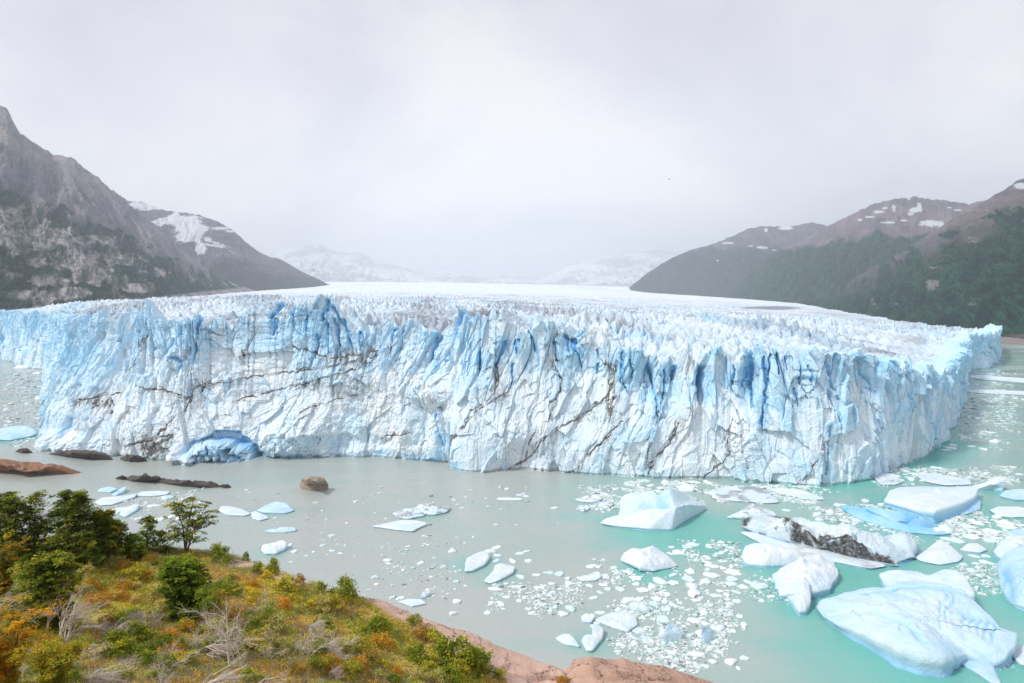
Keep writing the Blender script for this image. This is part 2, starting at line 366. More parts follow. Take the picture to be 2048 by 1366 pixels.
# smooth surface of the ice field (thin plate spline through surveyed points)
ctl = []
for i in range(0, len(s0), 22):
    if s0[i] < seg0[-4]: ctl.append((c0[i, 0] - 26 * nor0[i, 0], c0[i, 1] - 26 * nor0[i, 1], rz_s[i] - (8 if s0[i] < sF1 - 20 else 1)))
for u, v, D in [(150, 622, 900), (0, 623, 1100), (300, 603, 1600), (330, 598, 1900), (500, 584, 3000), (650, 574, 5000), (640, 605, 900), (500, 612, 700), (1000, 602, 1500), (1000, 617, 800), (1000, 588, 2600),
                (950, 567, 6500), (700, 566, 7000), (1700, 634, 1700), (1850, 652, 1300), (1500, 612, 2300), (1500, 632, 1200), (1250, 584, 5200), (1250, 575, 7500), (1500, 668, 500), (1300, 625, 1000), (1300, 672, 450),
                (1750, 672, 600), (800, 620, 700), (1550, 604, 3300), (1400, 592, 4300)]:
    p = P(u, v, D); ctl.append(tuple(p))
ctl = np.array(ctl)
def tps_fit(c):
    sc = 1000.0; x = c[:, :2] / sc; n = len(c); r = np.hypot(x[:, None, 0] - x[None, :, 0], x[:, None, 1] - x[None, :, 1])
    K = np.where(r > 0, r * r * np.log(r + 1e-12), 0) + np.eye(n) * 2e-3
    A = np.zeros((n + 3, n + 3)); A[:n, :n] = K; A[:n, n] = 1; A[:n, n + 1:] = x; A[n:, :n] = A[:n, n:].T
    return x, np.linalg.solve(A, np.r_[c[:, 2], 0, 0, 0])
tx, tw = tps_fit(ctl)
def Hs(x, y):
    X = x / 1000.0; Y = y / 1000.0; r = tw[-3] + tw[-2] * X + tw[-1] * Y
    for (a, b), k in zip(tx, tw[:-3]):
        q = (X - a) ** 2 + (Y - b) ** 2; r = r + k * 0.5 * q * np.log(q + 1e-12)
    return r
def serac(x, y):                                          # jagged relief of the field
    d = np.hypot(x, y); a = 1 / (1 + np.maximum(d - 900, 0) / 1100)
    wx = x + 9 * fbm(x / 50, y / 50, 3, 11); wy = y + 9 * fbm(x / 50, y / 50, 3, 21)
    f1, f2, c = voro(wx / 8.5, wy / 11, 5)
    g1, g2, c2 = voro(wx / 3.7 + 3, wy / 4.8, 8)
    sp = np.clip(1 - f1 * 1.3, 0, 1) ** 1.2 * (1.5 + 8.5 * c) + np.clip(1 - g1 * 1.2, 0, 1) ** 1.2 * (1 + 3.2 * c2)
    cr = 3.5 * np.exp(-((f2 - f1) / 0.14) ** 2)
    r = sp - cr + 2.2 * ridged(wx / 32, wy / 45, 3, 31) + 3.0 * fbm(x / 110, y / 90, 3, 41)
    am = .35 + .75 * ss(-.35, .45, fbm(x / 55, y / 75, 3, 71)); sp = sp * am; r_long = 5.0 * ridged((x + .5 * y) / 70, (y - .5 * x) / 230, 3, 73) * ss(300, 500, d)
    smoothp = ss(0.1, 0.45, fbm(x / 160 + 4, y / 120, 3, 61))          # calmer dirty patches
    r = sp - cr * am + 2.2 * ridged(wx / 32, wy / 45, 3, 31) + 3.0 * fbm(x / 110, y / 90, 3, 41)
    return r * a * (1 - 0.55 * smoothp) + (r_long - 5.5) * a, smoothp, np.clip(cr / 3.5, 0, 1) * a

# sample columns: fine on the front, coarser on the receding flanks
sc_ = np.r_[np.arange(0, sF0 - 6, 0.9), np.arange(sF0 - 6, sF1 + 25, 0.25), np.arange(sF1 + 25, s0[-1], 0.7)]
NR, NO = 330, 56
Cx = np.interp(sc_, s0, c0[:, 0]); Cy = np.interp(sc_, s0, c0[:, 1]); Nx = np.interp(sc_, s0, nor0[:, 0]); Ny = np.interp(sc_, s0, nor0[:, 1])
nl = np.hypot(Nx, Ny); Nx /= nl; Ny /= nl
U = np.interp(sc_, seg0, bu); isf = ss(sF0 - 30, sF0 + 20, sc_) * (1 - ss(sF1 - 10, sF1 + 40, sc_))
lean = np.where(sc_ < sF0, 9, np.where(sc_ > sF1, 3, lean_u(U))) * np.ones_like(sc_)
rim = np.interp(sc_, rs, rz)
# spiky crest, lower where the face is split
wob = sc_ + 2.5 * vn(sc_ / 9, sc_ * 0, 3)
f1, f2, cid = voro(wob / 7, sc_ * 0 + 0.5, 77, 0.8)
cr1, cr2, cid2 = voro(wob / 2.8, sc_ * 0 + 0.5, 78, 0.8)
rim = rim + np.clip(1 - f1 * 1.5, -0.2, 1) * (1 + 4.5 * cid) - 1.6 + np.clip(1 - cr1 * 1.4, 0, 1) * 1.6 * cid2 - 2.2 * np.exp(-((f2 - f1) / 0.12) ** 2)
tc1, tc2, tc3 = voro(wob / 11 + 3.7, sc_ * 0 + 0.5, 79, 0.9); rim = rim + isf * (3.6 * (tc3 - .45) + 3.0 * np.clip(.5 - tc1, -.1, .5)) - 4.0 * isf * np.exp(-((tc2 - tc1) / 0.09) ** 2)
rim = rim + vn(sc_ / 1.1, sc_ * 0, 9) * 0.4
n, m = NR + NO, len(sc_)
T = np.linspace(0, 1, NR)[:, None]
Z = -2 + (rim[None] + 2) * T; SS = np.broadcast_to(sc_[None], (NR, m))
def crackset(items, rad_mul=1.0):
    r = []
    for it in items:
        wpx = it[0]; pts = it[1]; q = [px2sz(a, b) for a, b in pts]; r.append((wpx * 0.25 * rad_mul, [(float(a), float(b)) for a, b in q]))
    return r
BLUE = crackset([(5, [(901, 672), (895, 728)]), (3, [(922, 686), (920, 745)]), (4, [(954, 708), (952, 742)]), (6, [(1008, 690), (992, 731)]), (5, [(1036, 682), (1033, 708)]), (3, [(1026, 731), (1024, 775)]), (4, [(1063, 674), (1067, 703)]),
    (7, [(1123, 674), (1132, 702)]), (8, [(1140, 684), (1147, 712)]), (3, [(1147, 712), (1157, 740)]), (4, [(1104, 688), (1111, 722)]), (3, [(1182, 705), (1183, 722)]), (4, [(1234, 708), (1234, 762), (1248, 785)]), (4, [(1253, 722), (1256, 760)]),
    (10, [(1292, 736), (1303, 772)]), (4, [(1305, 775), (1315, 833)]), (8, [(848, 674), (838, 724)]), (12, [(884, 632), (876, 672)]), (9, [(1407, 742), (1400, 800)]), (6, [(1478, 738), (1474, 776)]), (8, [(1488, 716), (1484, 780), (1500, 815)]),
    (5, [(1519, 718), (1528, 764), (1519, 852)]), (4, [(1535, 712), (1532, 750)]), (5, [(1549, 714), (1556, 748)]), (4, [(1570, 715), (1573, 742)]), (4, [(1603, 715), (1603, 768), (1618, 797)]), (5, [(1658, 711), (1672, 762), (1682, 799)]), (6, [(1680, 711), (1671, 762)]),
    (5, [(1665, 783), (1672, 815), (1676, 852)]), (4, [(1703, 722), (1706, 744)]), (4, [(1729, 718), (1731, 753), (1742, 804)]), (4, [(1778, 720), (1786, 741)]), (3, [(1800, 772), (1815, 808)]), (6, [(1820, 750), (1822, 774)]), (4, [(1855, 756), (1855, 790)]),
    (3, [(1621, 735), (1632, 782)]), (3, [(1740, 744), (1753, 779)]), (4, [(1658, 852), (1656, 890), (1650, 947)]), (10, [(396, 632), (386, 668)]), (12, [(545, 612), (527, 636)]), (9, [(569, 620), (569, 634)]), (9, [(535, 645), (532, 672)]),
    (6, [(321, 682), (297, 720)]), (8, [(335, 655), (331, 672)]), (5, [(318, 716), (338, 728), (343, 742)]), (5, [(338, 724), (326, 756)]), (6, [(383, 692), (382, 716)]), (4, [(622, 672), (622, 718)]), (8, [(640, 606), (630, 640)]), (5, [(651, 640), (666, 714)]), (5, [(668, 640), (688, 704)]),
    (5, [(648, 612), (672, 660)]), (4, [(700, 668), (706, 702)]), (6, [(137, 833), (139, 885)]), (6, [(255, 655), (262, 672)]), (4, [(600, 635), (598, 665)]), (4, [(638, 650), (646, 706)]), (5, [(770, 664), (766, 690)]), (4, [(1185, 735), (1184, 748)]),
    (4, [(1330, 745), (1326, 800)]), (5, [(1350, 740), (1346, 770)]), (3, [(1590, 780), (1598, 812)]), (4, [(1880, 750), (1884, 790)]), (3, [(1462, 718), (1460, 770)]), 
    (4, [(866, 830), (880, 890)])])
DIRT = crackset([(3, [(240, 770), (300, 780), (378, 795), (384, 775), (440, 765), (500, 755), (560, 747), (640, 736), (700, 726), (742, 712)]), (3, [(470, 800), (540, 782), (600, 768), (660, 750), (730, 730)]), (3, [(570, 693), (610, 705), (650, 720), (690, 714), (742, 704), (740, 716)]),
    (2, [(300, 775), (330, 792), (376, 798)]), (5, [(215, 735), (232, 705), (262, 672)]), (3, [(205, 745), (222, 712), (240, 690)]), (5, [(318, 862), (332, 845), (378, 800)]), (4, [(250, 885), (320, 868), (352, 862)]), (4, [(300, 905), (318, 868)]), (7, [(320, 880), (345, 868)]),
    (4, [(150, 800), (178, 792), (205, 786)]), (4, [(185, 790), (208, 812)]), (4, [(192, 805), (206, 822)]), (2, [(137, 810), (150, 798)]), (3, [(915, 872), (935, 842), (960, 815), (985, 790), (998, 762), (992, 735)]), (2, [(940, 818), (1000, 795), (1024, 777)]),
    (4, [(1020, 935), (1060, 910), (1090, 872), (1130, 848), (1180, 820), (1208, 796), (1218, 765), (1219, 735)]), (2.5, [(1052, 912), (1060, 880), (1070, 858)]), (3, [(1097, 838), (1100, 805), (1120, 782), (1122, 758), (1106, 740), (1104, 720)]), (3.5, [(1145, 942), (1180, 905), (1215, 872), (1242, 842)]),
    (2.5, [(1293, 950), (1320, 905), (1348, 875), (1358, 845)]), (3, [(1405, 955), (1440, 925), (1457, 903)]), (2.5, [(1605, 958), (1622, 925), (1650, 890)]), (2.5, [(1803, 882), (1805, 920)]), (3, [(1218, 745), (1190, 722)]), (2, [(1300, 870), (1290, 935)]),
    (2, [(600, 820), (660, 800), (710, 788)]), (2.5, [(762, 690), (768, 718)]), (2.5, [(640, 710), (646, 740)]), (2.5, [(668, 706), (674, 735)]), (2, [(700, 705), (708, 728)]), (2.5, [(502, 660), (486, 690), (468, 722)]), (2.5, [(404, 765), (402, 785)]), (2.5, [(1455, 860), (1458, 905)]),
    (2, [(256, 770), (252, 795)]), (2, [(820, 862), (760, 872)]), (2, [(400, 660), (430, 672), (446, 668)])])
STAIN = [((1206, 735), (1226, 850), .8), ((640, 700), (742, 738), .42), ((1110, 820), (1215, 850), .35), ((965, 760), (1030, 815), .25), ((225, 665), (270, 705), .55), ((270, 860), (352, 915), .85), ((400, 640), (470, 690), .15), ((140, 785), (212, 820), .6),
         ((560, 745), (740, 800), .12), ((1050, 840), (1130, 930), .15), ((130, 893), (340, 925), .85)]
def carve(X, Y, base_dirt=None):
    halo_ = np.zeros(X.shape); blue = np.zeros(X.shape); cut = np.zeros(X.shape); dirt = np.zeros(X.shape)
    wx = X + 0.7 * vn(X / 2.2, Y / 3.0, 301) + 0.25 * vn(X / 0.7, Y / 0.9, 302); wy = Y + 0.6 * vn(X / 2.0, Y / 2.5, 303)
    cols = X[0]
    for lst, kind in ((BLUE, 0), (DIRT, 1)):
        for rad, pts in lst:
            lo = min(p[0] for p in pts) - 3 * rad - 4; hi = max(p[0] for p in pts) + 3 * rad + 4
            i0, i1 = np.searchsorted(cols, lo), np.searchsorted(cols, hi)
            if i1 - i0 < 2: continue
            zl, zh = min(p[1] for p in pts), max(p[1] for p in pts)
            sx = wx[:, i0:i1]; sy = wy[:, i0:i1]
            d = segdist(sx, sy, pts)
            if kind == 0:
                rr = rad * 0.8 * (0.45 + 0.75 * ss(zl - 1, zh, sy))
                g = 1 - ss(rr * 0.35, rr * 1.15, d)
                halo_[:, i0:i1] = np.maximum(halo_[:, i0:i1], 1 - ss(0, rad * 3 + 2.0, d)); blue[:, i0:i1] = np.maximum(blue[:, i0:i1], g * .85); cut[:, i0:i1] = np.maximum(cut[:, i0:i1], g * min(3.2, 1.0 + rad * 1.1))
            else:
                brk = ss(-0.55, 0.15, vn(sx / 3.5, sy / 3.5, 305) + 0.3)
                rr = max(rad * 0.5, 0.26); d = np.minimum(d, segdist(sx + 1.1 * vn(sx / 3, sy / 3, 307) + .5, sy + 1.1 * vn(sx / 2.6, sy / 3, 308), pts) * 1.5); g = (1 - ss(rr * 0.3, rr * 1.1, d)) * (0.25 + 0.75 * brk)
                halo = (1 - ss(0, rad * 6 + 1, d)) * 0.42 * ss(-0.1, 0.7, vn(sx / 0.8, sy / 5.0, 306))
                dirt[:, i0:i1] = np.maximum(dirt[:, i0:i1], np.maximum(g, halo)); cut[:, i0:i1] = np.maximum(cut[:, i0:i1], g * 0.45)
    for (a, b), (c, d), k in STAIN:
        sa, za = px2sz(a, b); sb, zb = px2sz(c, d); cs, cz = (sa + sb) / 2, (za + zb) / 2; rs_, rz_ = abs(sb - sa) / 2 + .1, abs(za - zb) / 2 + .1
        e = np.hypot((X - cs) / rs_, (Y - cz) / rz_)
        st = ss(0.0, 0.75, 0.5 * vn(X / 0.9, Y / 6.0, 311) + 0.5 * vn(X / 0.5, Y / 1.1, 312) + 0.25)
        dirt = np.maximum(dirt, np.clip((1 - ss(0.4, 1.15, e)) * k * 2.0 * st, 0, 0.95))
    return blue, cut, dirt, halo_
blue, cut, dirt, halo_ = carve(np.array(SS), Z)
Uu = np.broadcast_to(U[None], (NR, m))
hi = ss(0.42, 0.85, T) * np.ones_like(SS)
def wall_relief(X, Y, T_, rough):
    wx = X + 5 * vn(X / 34, Y / 40, 101) + 1.5 * vn(X / 8, Y / 14, 102) + 0.32 * Y * vn(X / 45, Y * 0, 103)
    fa, fe, fi = facet(wx / 10, Y / 19 + .25 * vn(X / 12, Y / 12, 106), 115, 1.3); fb_, fe2, fi2 = facet(wx / 3.8 + 5, Y / 5.5, 116, 1.4); fc_, fe3, fi3 = facet(wx / 1.6 + 5, Y / 2.0, 117, 1.5)
    f1, f2, c = voro(wx / 8.5, Y / 42 + 0.3 * vn(X / 9, Y / 30, 105), 111, 0.85)
    g1, g2, c2 = voro(wx / 3.6, Y / 15, 112, 0.9)
    k1, k2, c3 = voro(wx / 2.2 + 9, Y / 2.6, 113, 0.9)
    big = 7.5 * fbm(X / 55, Y / 60, 3, 121) + 3.2 * fa + 1.5 * fb_ * (.5 + .5 * ss(.2, .8, fi)) + .5 * fc_ * (.3 + .9 * rough) + 1.8 * ridged(X / 26, Y / 70, 3, 122)
    e1 = np.exp(-((f2 - f1) / 0.07) ** 2); e2 = np.exp(-((g2 - g1) / 0.08) ** 2)
    up = ss(0.35, 0.9, T_)
    d = big + (c - 0.5) * 3.6 * (0.3 + 0.8 * up) - e1 * (0.3 + 2.0 * up * ss(.4,.7,c)) + (c2 - 0.5) * 1.3 * (0.3 + 0.6 * up) - e2 * (0.1 + 0.7 * up * ss(.3,.8,c2))
    d = d + (c3 - 0.5) * 0.6 * rough + 0.4 * fbm(X / 3.2, Y / 4.5, 5, 131, 0.6) * (0.5 + rough) + 0.12 * fbm(X / 0.8, Y / 1.0, 3, 141)
    bl = np.clip(e1 * up * ss(0.35, 0.7, c) * 0.9 + 0.5 * e2 * up * ss(0.6, 0.9, c2) + 0.22 * up * ss(0.72, 0.95, c2), 0, 1)
    tn = 0.55 * (fi - 0.45) + 0.35 * (fi2 - .45) + 0.25 * (c - 0.4) + 0.15 * (c2 - 0.4) + 0.35 * (c3 - 0.4) * rough + 0.5 * fbm(X / 14, Y / 10, 4, 133, 0.6)
    return d, bl, tn
rough = ss(950, 800, Uu) * (0.5 + 0.5 * ss(-0.3, 0.5, fbm(SS / 22, Z / 15, 3, 151)))
d, bl, tint = wall_relief(np.array(SS), Z, T * np.ones_like(SS), rough)
blue = np.maximum(blue, bl * 0.7)
tint = tint + 0.30 * halo_ + 0.0 + 0.28 * ss(0.5, 0.85, T) + 0.20 * ss(330, 130, Uu) + 0.22 * (1 - isf)[None] - 0.30 * ss(0.62, 0.3, T) * ss(1000, 700, Uu) + 0.10 * ss(1350, 1500, Uu)
def blob(u, v, ru, rv):
    s_, z_ = px2sz(u, v); a, _ = px2sz(u + ru, v); _, b = px2sz(u, v + rv); return np.hypot((SS - s_) / (a - s_), (Z - z_) / (z_ - b))
# cave arch with tumbled blocks in its mouth, snow apron, collapsed white slope
cave = 1 - ss(0.72, 1.0, blob(452, 914, 80, 50) + 0.5 * vn(SS / 7, Z / 6, 161) + 0.08 * vn(SS / 2, Z / 2, 165)); d = d - 5.5 * cave * isf; blue = np.maximum(blue, cave * 0.9 * (0.5 + 0.5 * ss(-.4, .4, vn(SS / 4, Z / 1.2, 163))))
g1, g2, cc = voro(SS / 3.2, Z / 3.0, 171)
lump = (1 - ss(0.6, 1.1, blob(425, 922, 88, 46) + 0.3 * vn(SS / 5, Z / 4, 162))); lf, le, li = facet(SS / 2.8, Z / 2.4, 172, 1.6); d = d + lump * (15 + 5 * lf + 4 * (cc - .5) - 3 * g1) * isf; tint = tint * (1 - .6 * lump) + cave * .4
blue = blue * (1 - 0.8 * lump) + 0.2 * lump * ss(0.55, 0.9, cc)
for u_, v_, ru, rv, amp in [(620, 860, 110, 60, 5), (840, 780, 70, 45, 8), (150, 890, 110, 40, 12), (560, 880, 80, 40, 5), (700, 760, 80, 40, 3), (1480, 880, 60, 70, 4), (1020, 870, 60, 60, 3), (300, 850, 60, 50, 4)]:
    e = 1 - ss(0.1, 1.0, blob(u_, v_, ru, rv)); h1, h2_, h3 = voro(SS / 2.6 + u_, Z / 2.2, 181)
    tint = tint - 0.55 * e * isf; d = d + isf * e * amp * (0.8 + 0.35 * (h3 - 0.5)) + isf * e * 0.8 * fbm(SS / 1.5, Z / 1.5, 3, 182)
for u_, v_, ru, rv, amp in [(1290, 770, 34, 50, 4), (1408, 770, 22, 55, 4.5), (1490, 770, 26, 60, 6), (890, 900, 22, 80, 4), (700, 850, 50, 40, 2), (1060, 730, 20, 40, 2), (1345, 780, 25, 60, 2.5), (640, 880, 160, 22, 3)]:
    e = 1 - ss(0.4, 1.0, blob(u_, v_, ru, rv) + 0.15 * vn(SS / 3, Z / 6, 191)); d = d - isf * e * amp; blue = np.maximum(blue, isf * e * 0.30)
# bluish undercut just over the water on the left part
wl = isf * ss(980, 900, Uu) * ss(340, 500, Uu); und = wl * (1 - ss(1.0, 6, Z)) ; blue = np.maximum(blue, und * (0.3 + 0.45 * ss(-0.2, 0.6, vn(SS / 5, Z / 2.5, 201)))); d = d - und * 1.2
wl2 = (1 - ss(0.3, 1.2, Z)); d = d - wl2 * 0.8
# far-left blue cavity
s_c = np.interp(-4, bu[:6], seg0[:6]); e = np.hypot((SS - s_c) / 22, (Z - 22) / 14); blue = np.maximum(blue, (1 - ss(0.6, 1, e)) * 0.95); d = d - (1 - ss(0.5, 1, e)) * 9
# blue tint varies: flanks bluer
tint = tint + wl * ss(16, 2, Z) * 0.45 * ss(-.3, .3, vn(SS / 9, Z / 5, 205)); tint = np.clip(tint * 1.0, 0, 0.85) * (1 - 0.6 * np.clip(dirt, 0, 1)); blue = np.maximum(blue, 0.28 * (1 - isf) * ss(-0.3, 0.4, fbm(SS / 18, Z / 12, 3, 211)))
lft = isf * ss(250, 120, Uu); blue = np.maximum(blue, 0.16 * lft)
off = d - cut - lean[None] * ss(0, 1, T) ** 1.0
off = off * (0.55 + 0.45 * isf[None]) if False else off
X1 = Cx[None] + Nx[None] * off; Y1 = Cy[None] + Ny[None] * off
# over the rim
q = np.linspace(0, 1, NO + 1)[1:, None]; DI = 34 * q ** 1.25
offr = off[-1][None] * (1 - ss(0, 14, DI)) - lean[None] * ss(0, 14, DI) - DI
X2 = Cx[None] + Nx[None] * offr; Y2 = Cy[None] + Ny[None] * offr
hs = Hs(X2, Y2); sr, sp, cr = serac(X2, Y2); k = ss(2, 22, DI)
Z2 = (rim[None] - 0.35 * DI * ss(0, 8, DI)) * (1 - k) + (hs + sr) * k + (1 - k) * 2.2 * ridged(X2 / 7, Y2 / 7, 3, 221) * ss(0, 3, DI) - 4 * ss(28, 33, DI)
Va = np.concatenate([np.stack([X1, Y1, Z], -1), np.stack([X2, Y2, Z2], -1)], 0).reshape(-1, 3)
b2 = np.clip(cr * 0.55, 0, 1) * k + (1 - k) * blue[-1][None] * 0.7; d2 = np.zeros_like(b2) + (0.10 + sp * 0.14) * k
glac = empty('glacier', tuple(W(1000, 938)))
tag(glac, 'vast blue-white glacier whose jagged cliff of ice meets the lake', 'glacier')
gl0 = np.array(glac.location)
me = mesh_from('ice_cliff', Va - gl0, grid_faces(n, m), [M['glacier']], {'blue': np.concatenate([blue, b2]), 'dirt': np.concatenate([dirt, d2]), 'tint': np.concatenate([tint, tint[-1:] * (1 - k) + 0.25 * k + 0 * X2])}, False)
cliff = link('ice_cliff', me, glac)
del Va, X1, Y1, X2, Y2

# ice field on a polar grid that thins out with distance
uu = np.arange(-140, 2120, 1.55); qx = (uu - CX) / F
dd = 300 * np.exp(np.linspace(0, math.log(8600 / 300.0), 1050))
X = dd[:, None] * qx[None]; Y = dd[:, None] * np.ones_like(qx)[None]
hs = Hs(X, Y); sr, sp, cr = serac(X, Y)
poly = [tuple(c0[i]) for i in range(0, len(c0), 12)] + [tuple(P(u, 620, D)[:2]) for u, D in [(1985, 1100), (1920, 1300), (1760, 1800), (1660, 2400), (1590, 3300), (1300, 5200), (1262, 5800), (1255, 8600), (640, 8600), (662, 5800), (560, 4000), (500, 3200), (345, 1950), (300, 1650), (60, 1200), (-200, 1050)]]
ins = inside(X, Y, poly)
dist = np.full(X.shape, 999.0); nr = (Y < 1250); dist[nr] = segdist(X[nr], Y[nr], poly[:len(range(0, len(c0), 12))])
LN = np.where(Y < 480, lean_u(CX + F * X / Y), 6) * (Y < 1250); dist = dist - LN
keep = ins & (dist > 16)
Z = hs + sr * ss(10, 24, dist) - 3.5 * (1 - ss(16, 24, dist))
moraine_band = 0
fdirt = (0.22 + .45 * ss(-.05, .35, fbm((X + .5 * Y) / 55 + 3, (Y - .5 * X) / 200, 4, 241))) * ss(3500, 900, Y) + sp * 0.55 * ss(2600, 700, Y) * ss(-0.3, 0.4, fbm(X / 30, Y / 30, 3, 231))
fdirt += 0.5 * ss(0.55, 0.8, ridged(X / 400 + 3, Y / 2600, 2, 233)) * ss(3600, 4600, Y) * 0.3
UF = CX + F * qx[None] * np.ones_like(X); VF = vpix(X, Y, Z); fdirt += 0.9 * (1 - ss(.6, 1.1, np.hypot((UF - 1545) / 62, (VF - 616) / 3.6) + .4 * fbm(X / 90, Y / 200, 3, 239)))
fb = np.clip(cr * 0.55 + 0.05 * ss(2200, 700, Y), 0, 1) * ss(3500, 1000, Y)
link('ice_field', mesh_from('ice_field', np.stack([X, Y, Z], -1).reshape(-1, 3) - gl0, grid_faces(*X.shape, keep), [M['field']], {'blue': fb, 'dirt': fdirt, 'tint': (0.03 + 0.55 * ss(-.1, .5, fbm((X + .5 * Y) / 40, (Y - .5 * X) / 130, 4, 237))) * ss(3800, 600, Y)}, False), glac)
del X, Y, Z, hs, sr, sp, cr, dist, ins
# ------------------------------------------------------------------ mountains
def lerp(xs, pts, k): return np.interp(xs, [p[0] for p in pts], [p[k] for p in pts])
def mountain(name, crest, base, matname, nu=420, nr=230, prof=1.0, gul=1.0, seed=1, attrs=None, backD=1500):
    # crest: (u, v, D); base: (u, v, D). one ridge with a front slope and a back slope
    u0, u1 = crest[0][0], crest[-1][0]
    u = np.linspace(u0, u1, nu)[None, :]
    t = np.linspace(0, 1, nr)[:, None]
    uc = u; pc = P(uc, lerp(uc, crest, 1), lerp(uc, crest, 2)); pb = P(uc, lerp(uc, base, 1), lerp(uc, base, 2))
    X = pb[0] + (pc[0] - pb[0]) * t; Y = pb[1] + (pc[1] - pb[1]) * t
    H = pc[2] - pb[2]
    Zt = pb[2] + H * (t ** prof)
    span = np.hypot(pc[0] - pb[0], pc[1] - pb[1])
    env = (t * (1 - t) * 4) ** 0.7
    sc1 = 420.0; gx = X + 90 * fbm(X / 500, Y / 500, 3, seed); 
    g = ridged((gx - (uc.mean() - CX) / F * Y) / sc1, Y / (sc1 * 3), 6, seed + 3, 0.55)
    crx = (u - u0) / (u1 - u0) * (uc * 0 + 1) * 60; Zt = Zt + t ** 3 * np.minimum(H, 900) * 0.012 * fbm(crx, crx * 0 + seed, 4, seed + 2, .65)
    sh = -(uc.mean() - CX) / F; g2 = ridged((X + sh * Y) / 130 + .4 * fbm(X / 200, Y / 500, 3, seed + 5), Y / 620, 5, seed + 4, .6)
    Zt = Zt + env * gul * (g * 0.05 * H + g2 * 0.10 * H + 0.03 * H * fbm(X / 160, Y / 420, 5, seed + 7, 0.65)) 
    Zt = Zt + np.minimum(H, 200) * 0.035 * ridged(X / 70, Y / 90, 4, seed + 9, 0.6) * ss(0, 0.15, t) 
    tb = np.linspace(0, 1, 26)[1:, None]
    Xb = pc[0] * (1 + tb * 0.5); Yb = pc[1] * (1 + tb * 0.5)
    Zb = Zt[-1:] - (Zt[-1:] + 60) * tb + 0
    X = np.concatenate([X, Xb]); Y = np.concatenate([Y, Yb]); Zz = np.concatenate([Zt, Zb])
    # skirt below the toe
    X = np.concatenate([X[:1] * 0.995, X]); Y = np.concatenate([Y[:1] * 0.995, Y]); Zz = np.concatenate([np.minimum(Zz[:1] * 0 - 20, Zz[:1] - 20), Zz])
    T_ = np.concatenate([[[0.0]], t, np.ones((25, 1))]) * np.ones_like(X); U_ = u * np.ones_like(X)
    # image height of every point, used to read off where the forest ended
    Vv = vpix(X, Y, Zz)
    at = attrs(U_, Vv, T_, X, Y, Zz) if attrs else {}
    for k in ('forest', 'bare', 'snow'): at.setdefault(k, np.zeros_like(X))
    loc = np.array([X[1, nu // 2], Y[1, nu // 2], Zz[1, nu // 2]])
    o = link(name, mesh_from(name, np.stack([X, Y, Zz], -1).reshape(-1, 3) - loc, grid_faces(*X.shape), [M[matname]], at), None, loc)
    tag(o, kind='structure'); return o
def a_left(U, V, T, X, Y, Z):
    nz = 22 * fbm((X + .6 * Y) / 260, Z / 200, 5, 401, 0.6) + 12 * fbm((X + .6 * Y) / 60, Z / 50, 3, 403)
    tree = np.interp(U, [-200, 0, 40, 60, 90, 120, 140, 200, 250, 300, 350, 400, 440, 520], [330, 345, 362, 392, 388, 392, 412, 432, 452, 482, 512, 530, 540, 575])
    fo = ss(-3, 5, V - tree + nz * 0.8)
    st = ss(0.50, 0.62, ridged((X + .6 * Y) / 60 - Z / 160, Z / 190, 4, 405) * 0.5 + 0.5 - 0.006 * (V - tree)); fo = fo * (1 - 0.85 * st * ss(60, 0, V - tree))
    bare = np.zeros_like(X)
    for cu, cv, ru, rv in [(25, 440, 40, 30), (20, 480, 60, 32), (95, 478, 60, 22), (150, 520, 60, 26), (190, 548, 55, 24), (90, 560, 55, 14), (240, 520, 40, 10), (325, 545, 14, 9), (60, 590, 60, 8), (150, 585, 60, 10), (270, 575, 30, 7), (70, 525, 30, 14), (180, 480, 60, 8), (30, 550, 30, 8)]:
        bare = np.maximum(bare, (1 - ss(0.7, 0.95, np.hypot((U - cu) / ru / 1.1, (V - cv) / rv / 1.3) + 1.3 * fbm((X + .6 * Y) / 45 , Z / 60, 6, 407, .68))))
    bare = np.maximum(bare, 0.75 * ss(0.22, 0.4, fbm((X + .6 * Y) / 55 , Z / 65, 6, 409, 0.68)) * ss(420, 520, V))
    bare = bare * (0.45 + 0.55 * ss(-0.25, 0.1, fbm((X + .6 * Y) / 25, Z / 18, 4, 411)))
    sn = ss(0.62, 0.7, ridged((X + .6 * Y) / 130, Y / 130, 3, 413) * 0.5 + 0.5) * (V < 380) * (U > 20) * ss(0.1, 0.5, vn(X / 150, Y / 150, 415)) * 0.0
    mor = ss(-4, 1, V - np.interp(U, [-200, 60, 130, 240, 300, 400, 505], [622, 620, 612, 600, 597, 585, 575]))
    fo = fo * (1 - mor); bare = np.maximum(bare * (1 - mor), 0)
    return {'forest': fo, 'bare': bare, 'snow': sn}
mountain('mountain', [(-420, 210, 3600), (-150, 180, 3400), (-40, 205, 3250), (0, 213, 3200), (14, 218, 3200), (28, 246, 3250), (42, 268, 3280), (75, 290, 3330), (105, 311, 3400), (122, 311, 3420), (150, 321, 3460), (165, 335, 3500), (195, 355, 3560), (230, 385, 3650), (262, 412, 3750), (290, 436, 3850), (318, 455, 3950), (340, 478, 4020), (352, 495, 4080), (375, 508, 4150), (400, 528, 4220), (440, 555, 4330), (480, 572, 4400), (520, 584, 4500)],
         [(-420, 640, 1250), (-150, 632, 1350), (0, 627, 1500), (60, 624, 1600), (150, 616, 1750), (300, 601, 2100), (430, 589, 3200), (520, 585, 4300)], 'mt_left', 620, 420, 1.18, 0.9, 500, a_left)
